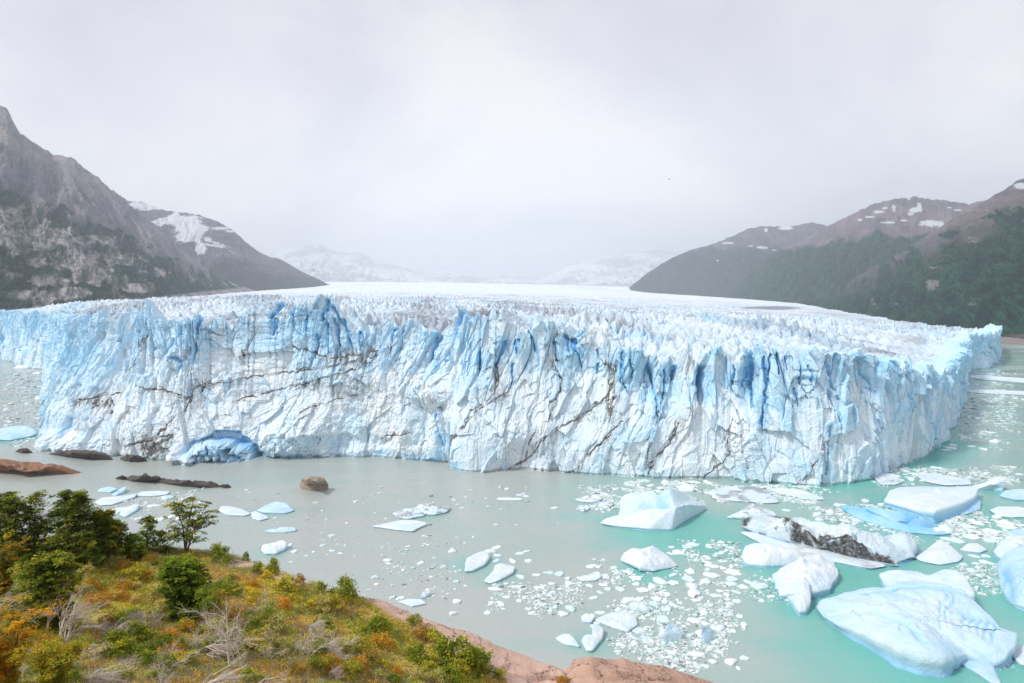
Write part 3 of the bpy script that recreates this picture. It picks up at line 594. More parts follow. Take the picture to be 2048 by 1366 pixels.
def a_m2(U, V, T, X, Y, Z):
    e = np.maximum(0, 1) * 0 + np.zeros_like(X)
    nz = 26 * fbm(X / 260, Z / 160, 6, 421, 0.68)
    for cu, cv, ru, rv in [(372, 452, 52, 17), (380, 475, 36, 20), (398, 490, 14, 18), (300, 412, 36, 8), (448, 457, 30, 5), (462, 462, 22, 4), (352, 438, 8, 12), (415, 478, 13, 7)]:
        e = np.maximum(e, 1 - ss(0.75, 1.05, np.hypot((U - cu) / ru, (V - cv) / rv) + nz * 0.055))
    e = np.maximum(e, ss(0.68, 0.74, ridged(X / 160, Y / 160, 4, 425) * 0.5 + 0.5) * (V < 530) * (U > 400) * ss(0, .4, vn(X / 500, Y / 500, 427)))
    fo = ss(-8, 10, V - np.interp(U, [250, 440, 500, 600, 660], [560, 520, 540, 552, 562]) + nz)
    return {'snow': e, 'forest': fo * 0.9}
mountain('mountain', [(225, 380, 6300), (255, 402, 6300), (282, 404, 6300), (305, 412, 6300), (330, 420, 6300), (355, 425, 6300), (385, 428, 6300), (410, 434, 6300), (440, 446, 6300), (465, 460, 6300), (485, 478, 6300), (500, 491, 6300), (515, 503, 6350), (535, 512, 6400), (560, 518, 6400), (580, 530, 6450), (600, 542, 6500), (630, 555, 6500), (660, 571, 6550)],
         [(225, 590, 4300), (500, 584, 4600), (580, 578, 5400), (660, 574, 6300)], 'mt_far', 380, 200, 1.1, 0.7, 520, a_m2)
def a_r(U, V, T, X, Y, Z):
    nz = 18 * fbm((X - .55 * Y) / 200, Z / 150, 5, 431, 0.62)
    tree = np.interp(U, [1560, 1700, 1850, 1900, 1960, 2000, 2048, 2400], [540, 540, 478, 452, 432, 412, 392, 250])
    fo = ss(-4, 5, V - tree + nz * 0.7)
    st = ss(0.60, 0.68, ridged((X - .55 * Y) / 50 + Z / 160, Z / 190, 4, 433) * 0.5 + 0.5) * ss(70, 0, V - tree); fo = fo * (1 - 0.8 * st)
    bare = 0.5 * ss(0.42, 0.55, fbm((X - .55 * Y) / 70, Z / 60, 6, 435, 0.65)) * (V < 610)
    sn = np.maximum(0, 1 - ss(0.6, 1.1, np.hypot((U - 2042) / 14, (V - 372) / 6) + nz * 0.06)); mor = ss(-3, 2, V - np.interp(U, [1600, 1700, 1990, 2060, 2400], [622, 634, 672, 668, 675]))
    return {'forest': fo * (1 - mor), 'bare': bare, 'snow': sn}
mountain('mountain', [(1560, 606, 4300), (1610, 596, 4150), (1650, 585, 4000), (1700, 562, 3800), (1760, 528, 3600), (1800, 505, 3450), (1840, 480, 3300), (1880, 455, 3200), (1915, 432, 3100), (1940, 420, 3050), (1960, 409, 3000), (1985, 395, 2950), (2010, 380, 2900), (2030, 366, 2860), (2048, 358, 2820), (2120, 315, 2700), (2250, 240, 2600), (2450, 150, 2500)],
         [(1560, 609, 3900), (1650, 622, 3000), (1720, 634, 2300), (1850, 652, 1700), (1960, 664, 1420), (2048, 676, 1300), (2250, 690, 1150), (2450, 700, 1050)], 'mt_right', 560, 380, 1.12, 0.75, 540, a_r)
def a_r2(U, V, T, X, Y, Z):
    nz = 22 * fbm((X - .5 * Y) / 160, Z / 120, 6, 441, 0.68)
    tree = np.interp(U, [1450, 1560, 1640, 1720, 1745, 1755, 1770, 1790, 1800, 1815, 1850, 2000], [540, 505, 488, 478, 466, 452, 466, 478, 465, 480, 468, 470])
    fo = ss(-4, 4, V - tree + nz * 0.6)
    e = np.zeros_like(X)
    for cu, cv, ru, rv in [(1862, 446, 20, 6), (1882, 448, 6, 8), (1832, 420, 14, 5), (1838, 412, 5, 7), (1788, 415, 5, 6), (1760, 424, 13, 3), (1822, 428, 4, 2), (1808, 441, 8, 2), (1818, 398, 3, 3), (1770, 416, 6, 2), (1915, 420, 12, 2.5), (1900, 415, 8, 2), (1740, 434, 9, 1.5), (1720, 440, 4, 2), (1775, 445, 12, 1.5)]:
        e = np.maximum(e, 1 - ss(0.7, 1.05, np.hypot((U - cu) / ru, (V - cv) / rv) + nz * 0.055))
    return {'forest': fo, 'snow': e}
mountain('mountain', [(1470, 575, 6200), (1500, 548, 6150), (1540, 515, 6000), (1580, 490, 5900), (1620, 471, 5800), (1655, 452, 5750), (1690, 436, 5700), (1720, 420, 5650), (1750, 408, 5600), (1780, 402, 5600), (1800, 397, 5600), (1830, 394, 5600), (1850, 397, 5600), (1880, 401, 5600), (1910, 404, 5600), (1940, 410, 5600), (1965, 402, 5650), (1985, 398, 5700), (2010, 400, 5700)],
         [(1470, 598, 5300), (1560, 608, 4300), (1650, 620, 3900), (1750, 625, 3700), (2010, 640, 3500)], 'mt_right', 420, 260, 1.1, 0.8, 560, a_r2)
def a_r3(U, V, T, X, Y, Z):
    nz = 22 * fbm(X / 180, Z / 120, 6, 451, 0.68); e = np.zeros_like(X)
    for cu, cv, ru, rv in [(1568, 457, 16, 3), (1455, 486, 11, 2), (1525, 495, 12, 2.5), (1550, 500, 6, 2), (1435, 521, 4, 2), (1532, 461, 3, 5), (1500, 492, 6, 1.5)]:
        e = np.maximum(e, 1 - ss(0.7, 1.05, np.hypot((U - cu) / ru, (V - cv) / rv) + nz * 0.055))
    return {'forest': ss(-6, 6, V - 500 + nz), 'snow': e}
mountain('mountain', [(1252, 584, 7600), (1262, 572, 7600), (1290, 550, 7600), (1320, 530, 7600), (1345, 516, 7600), (1380, 500, 7650), (1410, 493, 7700), (1440, 483, 7800), (1470, 470, 7900), (1495, 458, 8000), (1515, 453, 8100), (1545, 453, 8200), (1575, 455, 8200), (1600, 449, 8200), (1622, 445, 8200), (1655, 452, 8200), (1720, 480, 8200)],
         [(1252, 585, 7300), (1400, 592, 6700), (1500, 599, 6000), (1720, 610, 5600)], 'mt_far', 320, 170, 1.0, 0.6, 580, a_r3)
def a_c(U, V, T, X, Y, Z): return {'snow': 0.55 + .4 * ss(-0.15, 0.25, fbm(X / 900, Y / 1800, 5, 461, 0.6))}
mountain('mountain', [(470, 545, 20000), (520, 520, 20000), (560, 500, 20000), (610, 492, 20000), (640, 488, 20000), (680, 505, 20000), (720, 505, 20000), (760, 522, 20000), (850, 547, 20000), (900, 542, 20000), (960, 554, 20000), (1010, 547, 20000), (1080, 558, 20000), (1140, 532, 20000), (1200, 515, 20000), (1260, 506, 20000), (1320, 500, 20000), (1420, 520, 20000)],
         [(470, 572, 9500), (1420, 584, 9500)], 'mt_far', 300, 90, 1.6, 1.0, 600, a_c)

# moraine banks beside the ice
def bank(label, pts_top, pts_bot, seed):
    n_ = 160; u = np.linspace(0, 1, n_); k = np.linspace(0, 1, len(pts_top))
    A = P(np.interp(u, k, [p[0] for p in pts_top]), np.interp(u, k, [p[1] for p in pts_top]), np.interp(u, k, [p[2] for p in pts_top]))
    B = P(np.interp(u, k, [p[0] for p in pts_bot]), np.interp(u, k, [p[1] for p in pts_bot]), np.interp(u, k, [p[2] for p in pts_bot]))
    r = np.linspace(-0.15, 1.1, 26)[:, None]
    Q = B[:, None, :] + (A - B)[:, None, :] * r[None, :, :] * 1.0
    X, Y, Z = Q; Z = Z + 2.2 * fbm(X / 30, Y / 30, 4, seed) - 10 * ss(0.05, -0.15, r)
    loc = np.array([X.mean(), Y.mean(), Z.min()])
    o = link('moraine', mesh_from('moraine', np.stack([X, Y, Z], -1).reshape(-1, 3) - loc, grid_faces(*X.shape), [M['moraine']]), None, loc)
    tag(o, kind='structure')
bank('', [(-60, 624, 1500), (60, 622, 1620), (130, 613, 1800), (230, 599, 2200), (310, 598, 2500)], [(-60, 634, 1150), (60, 628, 1350), (130, 622, 1500), (230, 614, 1700), (310, 604, 2000)], 611)
bank('', [(1470, 606, 3900), (1560, 608, 3300), (1620, 617, 2900), (1665, 627, 2500)], [(1470, 618, 2800), (1560, 627, 2300), (1620, 630, 2100), (1665, 632, 2000)], 613)
bank('', [(1960, 664, 1500), (2048, 668, 1400), (2200, 676, 1300), (2400, 690, 1200)], [(1960, 684, 1240), (2048, 687, 1215), (2200, 697, 1150), (2400, 710, 1000)], 615)

# ------------------------------------------------------------------ foreground hillside
EDGE = [(-300, 1050, 52), (0, 1072, 55), (150, 1085, 58), (300, 1095, 60), (420, 1106, 62), (470, 1118, 61), (520, 1133, 60), (560, 1146, 59), (600, 1163, 58), (650, 1178, 58), (700, 1190, 58), (760, 1202, 59), (850, 1240, 60), (930, 1265, 61), (1000, 1296, 62), (1060, 1316, 63), (1110, 1334, 63), (1128, 1337, 63), (1150, 1322, 64), (1180, 1316, 64), (1250, 1320, 66), (1330, 1335, 68), (1430, 1370, 71), (1560, 1430, 74), (1800, 1560, 76)]
ee = P(np.array([e[0] for e in EDGE]), np.array([e[1] for e in EDGE]), np.array([float(e[2]) for e in EDGE]))
VEG = [(640, 1172), (700, 1192), (760, 1222), (830, 1252), (870, 1290), (930, 1325), (1010, 1366), (1080, 1420)]
def ground(x, y, fine=True):
    x = np.asarray(x, float); y = np.asarray(y, float)
    ys = np.interp(x, ee[0], ee[1]); zs = np.interp(x, ee[0], ee[2])
    a = np.clip(1 - y / ys, -0.5, 1.6)
    z = zs + (77.6 - zs) * np.sign(a) * np.abs(a) ** 1.65
    o = np.maximum(y - ys, 0); z = np.where(y > ys, zs - 0.55 * o - 0.035 * o * o, z)
    back = ss(0, 4, ys - y)
    z = z + (0.55 * fbm(x / 7, y / 7, 3, 701)) * back * ss(0, 12, y)
    if fine: z = z + 0.12 * fbm(x / 1.2, y / 1.2, 4, 703) * back + 0.10 * ridged(x / 3.1, y / 2.2, 3, 705) * ss(-2, 2, ys - y)
    return np.maximum(z, -6)
gx = np.arange(-85, 75, 0.22); gy = np.arange(-18, 112, 0.22)
X, Y = np.meshgrid(gx, gy, indexing='ij'); Z = ground(X, Y)
def upix(x, y, z): return CX + F * x / (y * CP - (z - HC) * SP)
Yc = np.maximum(Y, 3); UU = upix(X, Yc, Z); VV = vpix(X, Yc, Z)
vegv = np.interp(UU, [p[0] for p in VEG], [p[1] for p in VEG], left=1100)
# rock boundary laid on the ground as a world line through the spots above
def hit(u, v):                                            # where the sight line meets the hill
    dx, dy, dz = ray(u, v); k = np.arange(12, 90, 0.1); gz = ground(dx * k, dy * k, False); zz = HC + dz * k
    i = np.argmax(zz < gz); 
    if not (zz < gz).any(): i = np.argmin(np.abs(zz - gz))
    return np.array([dx * k[i], dy * k[i], float(ground(dx * k[i], dy * k[i]))])
vb = np.array([hit(u, v)[:2] for u, v in VEG]); yb = np.interp(X, vb[:, 0], vb[:, 1])
rk = ss(-0.6, 0.6, Y - yb + 1.6 * fbm(X / 2.5, Y / 2.5, 4, 711)) * ss(vb[0, 0] - 1, vb[0, 0] + 1, X)
ys = np.interp(X, ee[0], ee[1]); rk = np.maximum(rk, ss(2.5, 6, Y - ys))
for u, v in [(475, 1130), (580, 1160)]:
    h = hit(u, v); rk = np.maximum(rk, 0.9 * (1 - ss(0.6, 1.7, np.hypot((X - h[0]) * 0.6, Y - h[1]) + 0.5 * fbm(X, Y, 3, 713))))
dk = ss(-14, -8, ys - Y) * 0
split = np.interp(Y, [0, 120], [0, 0]); xs = P(1128, 1337, 63)[0]
dk = ss(xs - 0.3, xs + 0.3, X + 0.6 * fbm(X / 2, Y / 2, 3, 715) - (Y - 63) * 0.12) * 0.8
Z = Z - 0.5 * rk * np.exp(-((X - xs - (Y - 63) * 0.12 + 0.8 * fbm(X / 2, Y / 2, 3, 715)) / 0.35) ** 2)
crk = np.exp(-((Y - ys + 3.2 + 1.5 * fbm(X / 5, Y / 5, 3, 717)) / 0.35) ** 2) * rk; Z = Z - 0.45 * crk + 0.30 * rk * ridged(X / 3.2, Y / 2.2, 5, 719, .6)
o = link('ground', mesh_from('ground', np.stack([X, Y, Z], -1).reshape(-1, 3), grid_faces(*X.shape), [M['land']], {'rock': rk, 'dark': np.maximum(dk, crk)})); tag(o, kind='structure')
GX, GY, GZ, GRK = gx, gy, Z.copy(), rk.copy()
def gz_at(x, y):
    i = np.clip(((np.asarray(x) - gx[0]) / 0.22).astype(int), 0, len(gx) - 1); j = np.clip(((np.asarray(y) - gy[0]) / 0.22).astype(int), 0, len(gy) - 1)
    return GZ[i, j], GRK[i, j]
# ------------------------------------------------------------------ icebergs and floes
HALO = []
def star_mesh(outline, center, seed, nang=96, nr=26, inset=0.02, rough=0.5, peaks=(), dents=(), blue0=0.1, bluetop=0.0, stripes=(), skirt_blue=0.75, edge_round=0.12, dirt=(), dirty=0.0, dz=None):
    """one slab of ice: outline points (u, v, z) stand at height z over the water, center likewise"""
    pts = np.array([W(u, v, z) for u, v, z in outline]); c = W(*center)
    a = np.r_[0, np.cumsum(np.hypot(*np.diff(np.r_[pts, pts[:1]][:, :2], axis=0).T))]; per = a[-1]
    t = np.linspace(0, per, nang, endpoint=False); pp = np.r_[pts, pts[:1]]
    O = np.stack([np.interp(t, a, pp[:, k]) for k in range(3)], 1)
    size = per / 6.283
    kb = max(2, nang // 36); kn = np.hanning(2 * kb + 3)[1:-1]; kn /= kn.sum(); wrap = lambda q, k_: np.convolve(np.r_[q[-(len(k_) // 2):], q, q[:len(k_) // 2]], k_, 'valid')
    O = np.stack([wrap(O[:, 0], np.array([.25, .5, .25])), wrap(O[:, 1], np.array([.25, .5, .25])), wrap(O[:, 2], kn)], 1)
    jag = fbm(t / size * 2.2, t * 0 + seed, 4, seed, 0.65) * 0.085 * size * min(rough, 1.2)
    dirv = O[:, :2] - c[:2]; dl = np.hypot(dirv[:, 0], dirv[:, 1])[:, None]; O[:, :2] += dirv / dl * jag[:, None]
    r = np.linspace(0, 1, nr)[None, :] ** 0.8
    V = c[None, None, :] + (O - c)[:, None, :] * r[:, :, None]
    X, Y, Z = V[..., 0], V[..., 1], V[..., 2].copy()
    Z = c[2] + (O[:, 2:3] - c[2]) * r ** 1.5
    env = 1 - r ** 4
    hgt = max(0.3, c[2]); lo_ = np.minimum(1, hgt / 2.5)
    fa_, fe_, fi_ = facet(X / (size * .33) + seed, Y / (size * .45), seed + 40, 1.3); sf1, sf2, sid = voro(X / 1.5, Y / 2.2, seed + 41)
    Z = Z + env * (0.16 * hgt * rough * fa_ + lo_ * (0.28 * sf1 ** 2 + 0.35 * fbm(X / 3.0, Y / 4.0, 5, seed + 42, .65)) * (.35 + .65 * min(1, rough)))
    Z = Z + env * rough * (0.34 * hgt * fbm(X / size * 1.6, Y / size * 1.6, 5, seed + 1, 0.6) + 0.10 * min(hgt, 3) * ridged(X / size * 3, Y / size * 3, 4, seed + 2))
    Z = Z - edge_round * np.minimum(O[:, 2:3], 2.0) * ss(0.86, 1.0, r)
    B = np.zeros_like(Z) + bluetop + 0.10 * (fi_ - .3) + 0.22 * fbm(X / size * 2, Y / size * 2, 3, seed + 5); D = np.zeros_like(Z)
    wx = X + 0.05 * size * fbm(X / size * 3, Y / size * 3, 3, seed + 8); wy = Y + 0.05 * size * fbm(X / size * 3, Y / size * 3, 3, seed + 9)
    for (u, v, h, ru) in peaks:
        p = W(u, v, max(0.2, c[2] * 0.6)); R = ru * p[1] / F; Z = Z + h * np.clip(1 - np.hypot(wx - p[0], (wy - p[1]) * 0.8) / R, 0, 1) ** 1.15
    for (u, v, h, ru, rv, bl) in dents:
        p = W(u, v, max(0.2, c[2] * 0.6)); R = ru * p[1] / F; Ry = rv * p[1] / F * 2.2; e = np.exp(-(((wx - p[0]) / R) ** 2 + ((wy - p[1]) / Ry) ** 2)); Z = Z - h * e; B = B + bl * e
    for (wpx, dep, bl, pl) in stripes:
        q = [tuple(W(u, v, c[2] * 0.8)[:2]) for u, v in pl]; wd = wpx * c[1] / F; e = np.exp(-(segdist(wx, wy, q) / wd) ** 2); Z = Z - dep * e; B = B + bl * e
    for (wpx, pl) in dirt:
        q = [tuple(W(u, v, c[2] * 0.8 if dz is None else dz)[:2]) for u, v in pl]; wd = wpx * c[1] / F
        e = (1 - ss(0.4, 1.2, segdist(X, Y, q) / wd + 1.3 * fbm(X / 2.2, Y / 2.2, 5, seed + 12, .65))); D = np.maximum(D, e)
    if dirty: D = np.maximum(D, dirty * ss(-.05, .35, fbm(X / size * 2.5, Y / size * 2.5, 5, seed + 44, .7)))
    Z = np.maximum(Z, 0.12)
    # side walls
    rows = [(-0.0, 0.0)]; SX = []; SY = []; SZ = []; SB = []; SD = []
    ztop = Z[:, -1]
    for k, (f, ins_) in enumerate([(0.25, -0.015), (0.5, 0.01), (0.75, 0.04), (0.92, inset), (1.0, inset * 1.1), (1.25, inset * 0.6)]):
        zz = ztop * (1 - f) if f <= 1 else -1.5 - 0 * ztop
        off = 1 - ins_ + 0.02 * rough * vn(t / size * 5, t * 0 + k, seed + 20 + k)
        SX.append(c[0] + (X[:, -1] - c[0]) * off); SY.append(c[1] + (Y[:, -1] - c[1]) * off); SZ.append(zz + 0.1 * rough * ztop * vn(t / size * 4, t * 0 + k * 2.3, seed + 30) * (0.2 < f < 0.9))
        SB.append(blue0 + (skirt_blue - blue0) * f + 0 * t); SD.append(0.35 * D[:, -1])
    X = np.concatenate([X, np.array(SX).T], 1); Y = np.concatenate([Y, np.array(SY).T], 1); Z = np.concatenate([Z, np.array(SZ).T], 1)
    B = np.concatenate([B, np.array(SB).T], 1); D = np.concatenate([D, np.array(SD).T], 1)
    V = np.stack([X, Y, Z], -1).transpose(1, 0, 2); nR, nA = V.shape[:2]
    HALO.append((c[0], c[1], size * 1.25, min(1, hgt / 3.0)))
    f = grid_faces(nR, nA, None, True)[:, ::-1]
    return V.reshape(-1, 3), f, np.clip(B.T.ravel(), 0, 1), D.T.ravel(), c
def berg(label, lobes, group=None, name='iceberg', cat='iceberg'):
    Vs, Fs, Bs, Ds = [], [], [], []; n0 = 0; c0_ = None
    for i, lb in enumerate(lobes):
        V, f, b_, d_, c = star_mesh(**lb)
        if c0_ is None: c0_ = np.array([c[0], c[1], 0.0])
        Vs.append(V); Fs.append(f + n0); Bs.append(b_); Ds.append(d_); n0 += len(V)
    me = mesh_from(name, np.concatenate(Vs) - c0_, np.concatenate(Fs), [M['berg']], {'blue': np.concatenate(Bs), 'dirt': np.concatenate(Ds), 'tint': np.concatenate(Bs) * 0.5})
    return tag(link(name, me, None, c0_), label, cat, group)
R_ = random.Random(7)
def LB(outline, center, seed, **k): return dict(outline=outline, center=center, seed=seed, **k)
berg('largest ice slab on the lake, tilted, smooth, with a blue ribbed hollow', [
    LB([(1636, 1214, 1.2), (1652, 1196, 2.5), (1680, 1182, 3.2), (1725, 1176, 4), (1772, 1170, 5), (1800, 1160, 6), (1850, 1160, 6.5), (1900, 1168, 7), (1935, 1180, 7.5), (1958, 1205, 7), (1985, 1240, 6), (2005, 1260, 5.5), (2029, 1262, 5), (2024, 1290, 4), (2008, 1310, 3), (1985, 1322, 2),
        (1960, 1318, 1.5), (1930, 1305, 2.4), (1908, 1308, 4), (1888, 1310, 5), (1842, 1302, 5.4), (1800, 1290, 5), (1760, 1276, 4.4), (1720, 1262, 3.6), (1685, 1248, 2.6), (1652, 1232, 1.6)], (1835, 1235, 6.2), 1, nang=200, nr=70, inset=0.02, rough=0.8,
        stripes=[(7, 1.7, .6, [(1735, 1183), (1800, 1185), (1900, 1196), (1950, 1208)]), (4, 0.9, .45, [(1770, 1172), (1860, 1182), (1940, 1192)]), (3, .4, .25, [(1890, 1205), (1880, 1260)]), (3, .4, .25, [(1903, 1205), (1895, 1250)]),
                 (2.6, .32, .3, [(1930, 1240), (1925, 1262)]), (2.6, .32, .3, [(1945, 1240), (1942, 1262)]), (2.6, .32, .3, [(1960, 1243), (1958, 1270)]), (2.6, .32, .3, [(1975, 1248), (1974, 1275)]), (2.6, .32, .3, [(1990, 1255), (1990, 1280)]), (6, .9, .25, [(1660, 1205), (1740, 1222), (1800, 1250), (1840, 1290)])],
        dents=[(1935, 1250, 1.0, 26, 10, .15)], bluetop=0.30, skirt_blue=0.8),
    LB([(1758, 1146, 3), (1780, 1138, 4), (1830, 1140, 4), (1858, 1150, 4.5), (1870, 1143, 6), (1890, 1136, 7), (1915, 1138, 7.5), (1930, 1152, 7), (1950, 1185, 6), (1900, 1185, 5), (1800, 1172, 4), (1770, 1164, 3)], (1855, 1162, 5.2), 2, rough=0.5, bluetop=0.15),
    LB([(1915, 1322, .5), (1950, 1315, .8), (1985, 1318, .8), (1990, 1340, .6), (2005, 1372, .5), (1985, 1366, .4), (1955, 1346, .4)], (1965, 1332, .9), 3, rough=.4, bluetop=0.4)])
berg('hollow iceberg with a high pointed back wall and a blue bowl inside', [
    LB([(1204, 1046, .8), (1212, 1034, 2.2), (1235, 1032, 1.2), (1243, 1014, 2.5), (1240, 994, 6), (1254, 985, 7.5), (1285, 984, 8), (1318, 974, 12), (1336, 970, 13), (1355, 980, 10), (1385, 995, 5), (1415, 1012, 1.2), (1392, 1026, .8), (1370, 1038, .8), (1345, 1057, .8), (1300, 1055, 1.4), (1240, 1051, .9)], (1352, 1018, 6.5), 5, nang=160, nr=56,
        dents=[(1292, 1020, 8, 32, 7, .6), (1322, 1026, 3, 18, 6, .6)], rough=0.4, bluetop=0.08)])
berg('broad flat-topped white iceberg with a blue side, near the right end of the ice cliff', [
    LB([(1768, 1000, 2.5), (1778, 980, 3.5), (1800, 973, 3.5), (1850, 971, 3.5), (1900, 973, 3.5), (1935, 971, 4), (1958, 972, 4.5), (1952, 988, 5), (1928, 1002, 5), (1895, 1012, 5), (1868, 1020, 5), (1838, 1018, 3.5), (1800, 1008, 2.8)], (1865, 992, 4.2), 8, rough=.25, inset=.0, blue0=.35, skirt_blue=.85, peaks=[(1874, 990, 1.6, 10)], nang=130, nr=36),
    LB([(1850, 1020, 1), (1900, 1008, 2.5), (1945, 992, 3), (1962, 1000, 2), (1960, 1018, .6), (1930, 1028, .4), (1880, 1030, .4)], (1920, 1010, 2.2), 9, rough=.4, bluetop=.6)])
berg('white ice wedge pointing up to the right behind the flat-topped iceberg', [LB([(1940, 972, 1.5), (1975, 962, 3), (2000, 950, 6), (2008, 956, 6), (2008, 974, 2), (1985, 976, .8), (1955, 978, .8)], (1985, 970, 2.5), 11, rough=.3)])
berg('long low blue iceberg between the flat-topped one and the dirty one', [
    LB([(1679, 1009, 1.5), (1720, 1011, 4), (1760, 1016, 5), (1790, 1020, 6), (1825, 1024, 6.5), (1845, 1030, 6), (1862, 1042, 4), (1885, 1055, 1.5), (1903, 1067, .5), (1870, 1068, .6), (1820, 1064, .6), (1770, 1053, .5), (1725, 1040, .5), (1700, 1028, .6)], (1790, 1042, 2.4), 13, rough=.4, bluetop=.72, blue0=.7, dents=[(1810, 1048, 1, 6, 6, .25)], nang=130)])
berg('long jagged iceberg streaked with black dirt along its spine', [
    LB([(1478, 1063, .6), (1500, 1062, .8), (1560, 1082, .8), (1620, 1092, .8), (1700, 1104, .9), (1772, 1130, .7), (1740, 1136, .6), (1680, 1124, .6), (1600, 1112, .6), (1530, 1090, .6)], (1620, 1102, 1.0), 15, rough=.5, dirty=.35),
    LB([(1482, 1046, 2), (1494, 1032, 5), (1510, 1028, 6.5), (1545, 1030, 6.5), (1590, 1036, 6), (1640, 1044, 5.5), (1700, 1052, 4.5), (1760, 1068, 4.5), (1785, 1076, 4), (1812, 1072, 4), (1830, 1082, 4.5), (1822, 1102, 2.5), (1832, 1112, 1.5), (1790, 1128, 1), (1740, 1120, 1.2), (1700, 1112, 1.2), (1650, 1098, 1.2), (1600, 1084, 1.5), (1545, 1068, 2), (1500, 1056, 2)],
        (1665, 1082, 5), 16, nang=180, nr=60, rough=3.6, peaks=[(1520, 1042, 1.5, 20), (1600, 1052, 1.5, 24), (1800, 1085, 1.8, 22), (1690, 1078, 1.5, 30)], dz=2.2, dirt=[(15, [(1495, 1046), (1540, 1054), (1580, 1066), (1600, 1078), (1650, 1092), (1710, 1106), (1775, 1120)]), (6, [(1520, 1036), (1570, 1044), (1620, 1056)])], dirty=.16)])
berg('smooth white ice block with a sheer left end, below the dirty streaked iceberg', [LB([(1484, 1108, 3), (1490, 1090, 4.5), (1510, 1084, 5), (1545, 1086, 5), (1575, 1095, 4), (1605, 1105, 3), (1608, 1120, 1.5), (1580, 1128, 1), (1530, 1130, 1), (1492, 1126, 1)], (1540, 1106, 3.8), 18, rough=.25)])
berg('lumpy white iceberg with a rounded foot pointing at the viewer, beside the sheer-ended block', [
    LB([(1544, 1148, 1.5), (1575, 1128, 3), (1605, 1112, 5), (1630, 1108, 5), (1668, 1122, 3), (1677, 1145, 2.5), (1660, 1175, 2), (1625, 1180, 2.5), (1600, 1178, 3), (1560, 1190, 1.5), (1552, 1170, 1.5)], (1612, 1146, 4), 20, rough=.9, nang=120, nr=40, peaks=[(1600, 1140, 2, 16), (1640, 1130, 1.4, 14)]),
    LB([(1590, 1165, 3), (1608, 1150, 5), (1620, 1165, 4), (1622, 1200, 2.5), (1612, 1220, 1.5), (1598, 1221, 1.5), (1588, 1205, 2), (1578, 1195, 1), (1560, 1188, 1)], (1604, 1192, 3.2), 21, rough=.5)])
berg('flat triangular white floe right of the dirty streaked iceberg', [LB([(1828, 1114, .8), (1850, 1100, 1.2), (1868, 1085, 2), (1882, 1076, 2.5), (1900, 1088, 1.6), (1926, 1112, .8), (1915, 1122, .6), (1880, 1128, .5), (1845, 1122, .5)], (1880, 1106, 1.6), 23, rough=.5)])
berg('small smooth white floe just right of the flat triangular one', [LB([(1920, 1098, .6), (1935, 1086, 1), (1955, 1085, 1.2), (1974, 1098, .8), (1962, 1104, .5), (1938, 1102, .5)], (1948, 1095, 1), 24, rough=.3)])
berg('tall blue-shaded iceberg cut by the right edge of the picture', [
    LB([(1994, 1130, 3), (2004, 1108, 6), (2030, 1092, 8), (2060, 1085, 9), (2120, 1090, 9), (2140, 1150, 5), (2120, 1220, 2), (2070, 1216, 2), (2030, 1204, 1.5), (2005, 1180, 1.5)], (2060, 1150, 7.5), 26, nang=140, nr=44, rough=.6, bluetop=.40, skirt_blue=.6, stripes=[(5, .8, .3, [(2010, 1125), (2030, 1180)])]),
    LB([(1988, 1098, 2), (1998, 1082, 4), (2025, 1072, 5), (2060, 1072, 5), (2080, 1085, 4), (2050, 1108, 3), (2015, 1115, 2), (1995, 1112, 1)], (2030, 1090, 5), 27, rough=.9, bluetop=.1)])
berg('arched white floe with a dark hollow under its left side, alone in open water', [
    LB([(1240, 1118, 1), (1246, 1104, 3), (1262, 1094, 4.5), (1285, 1096, 4), (1300, 1090, 5), (1312, 1092, 4.5), (1330, 1105, 2.5), (1356, 1130, .6), (1330, 1136, .5), (1305, 1140, .8), (1280, 1132, 2), (1255, 1124, 1)], (1298, 1116, 3.2), 29, rough=.9, inset=.22, peaks=[(1302, 1106, 1.5, 10)], nang=120)])
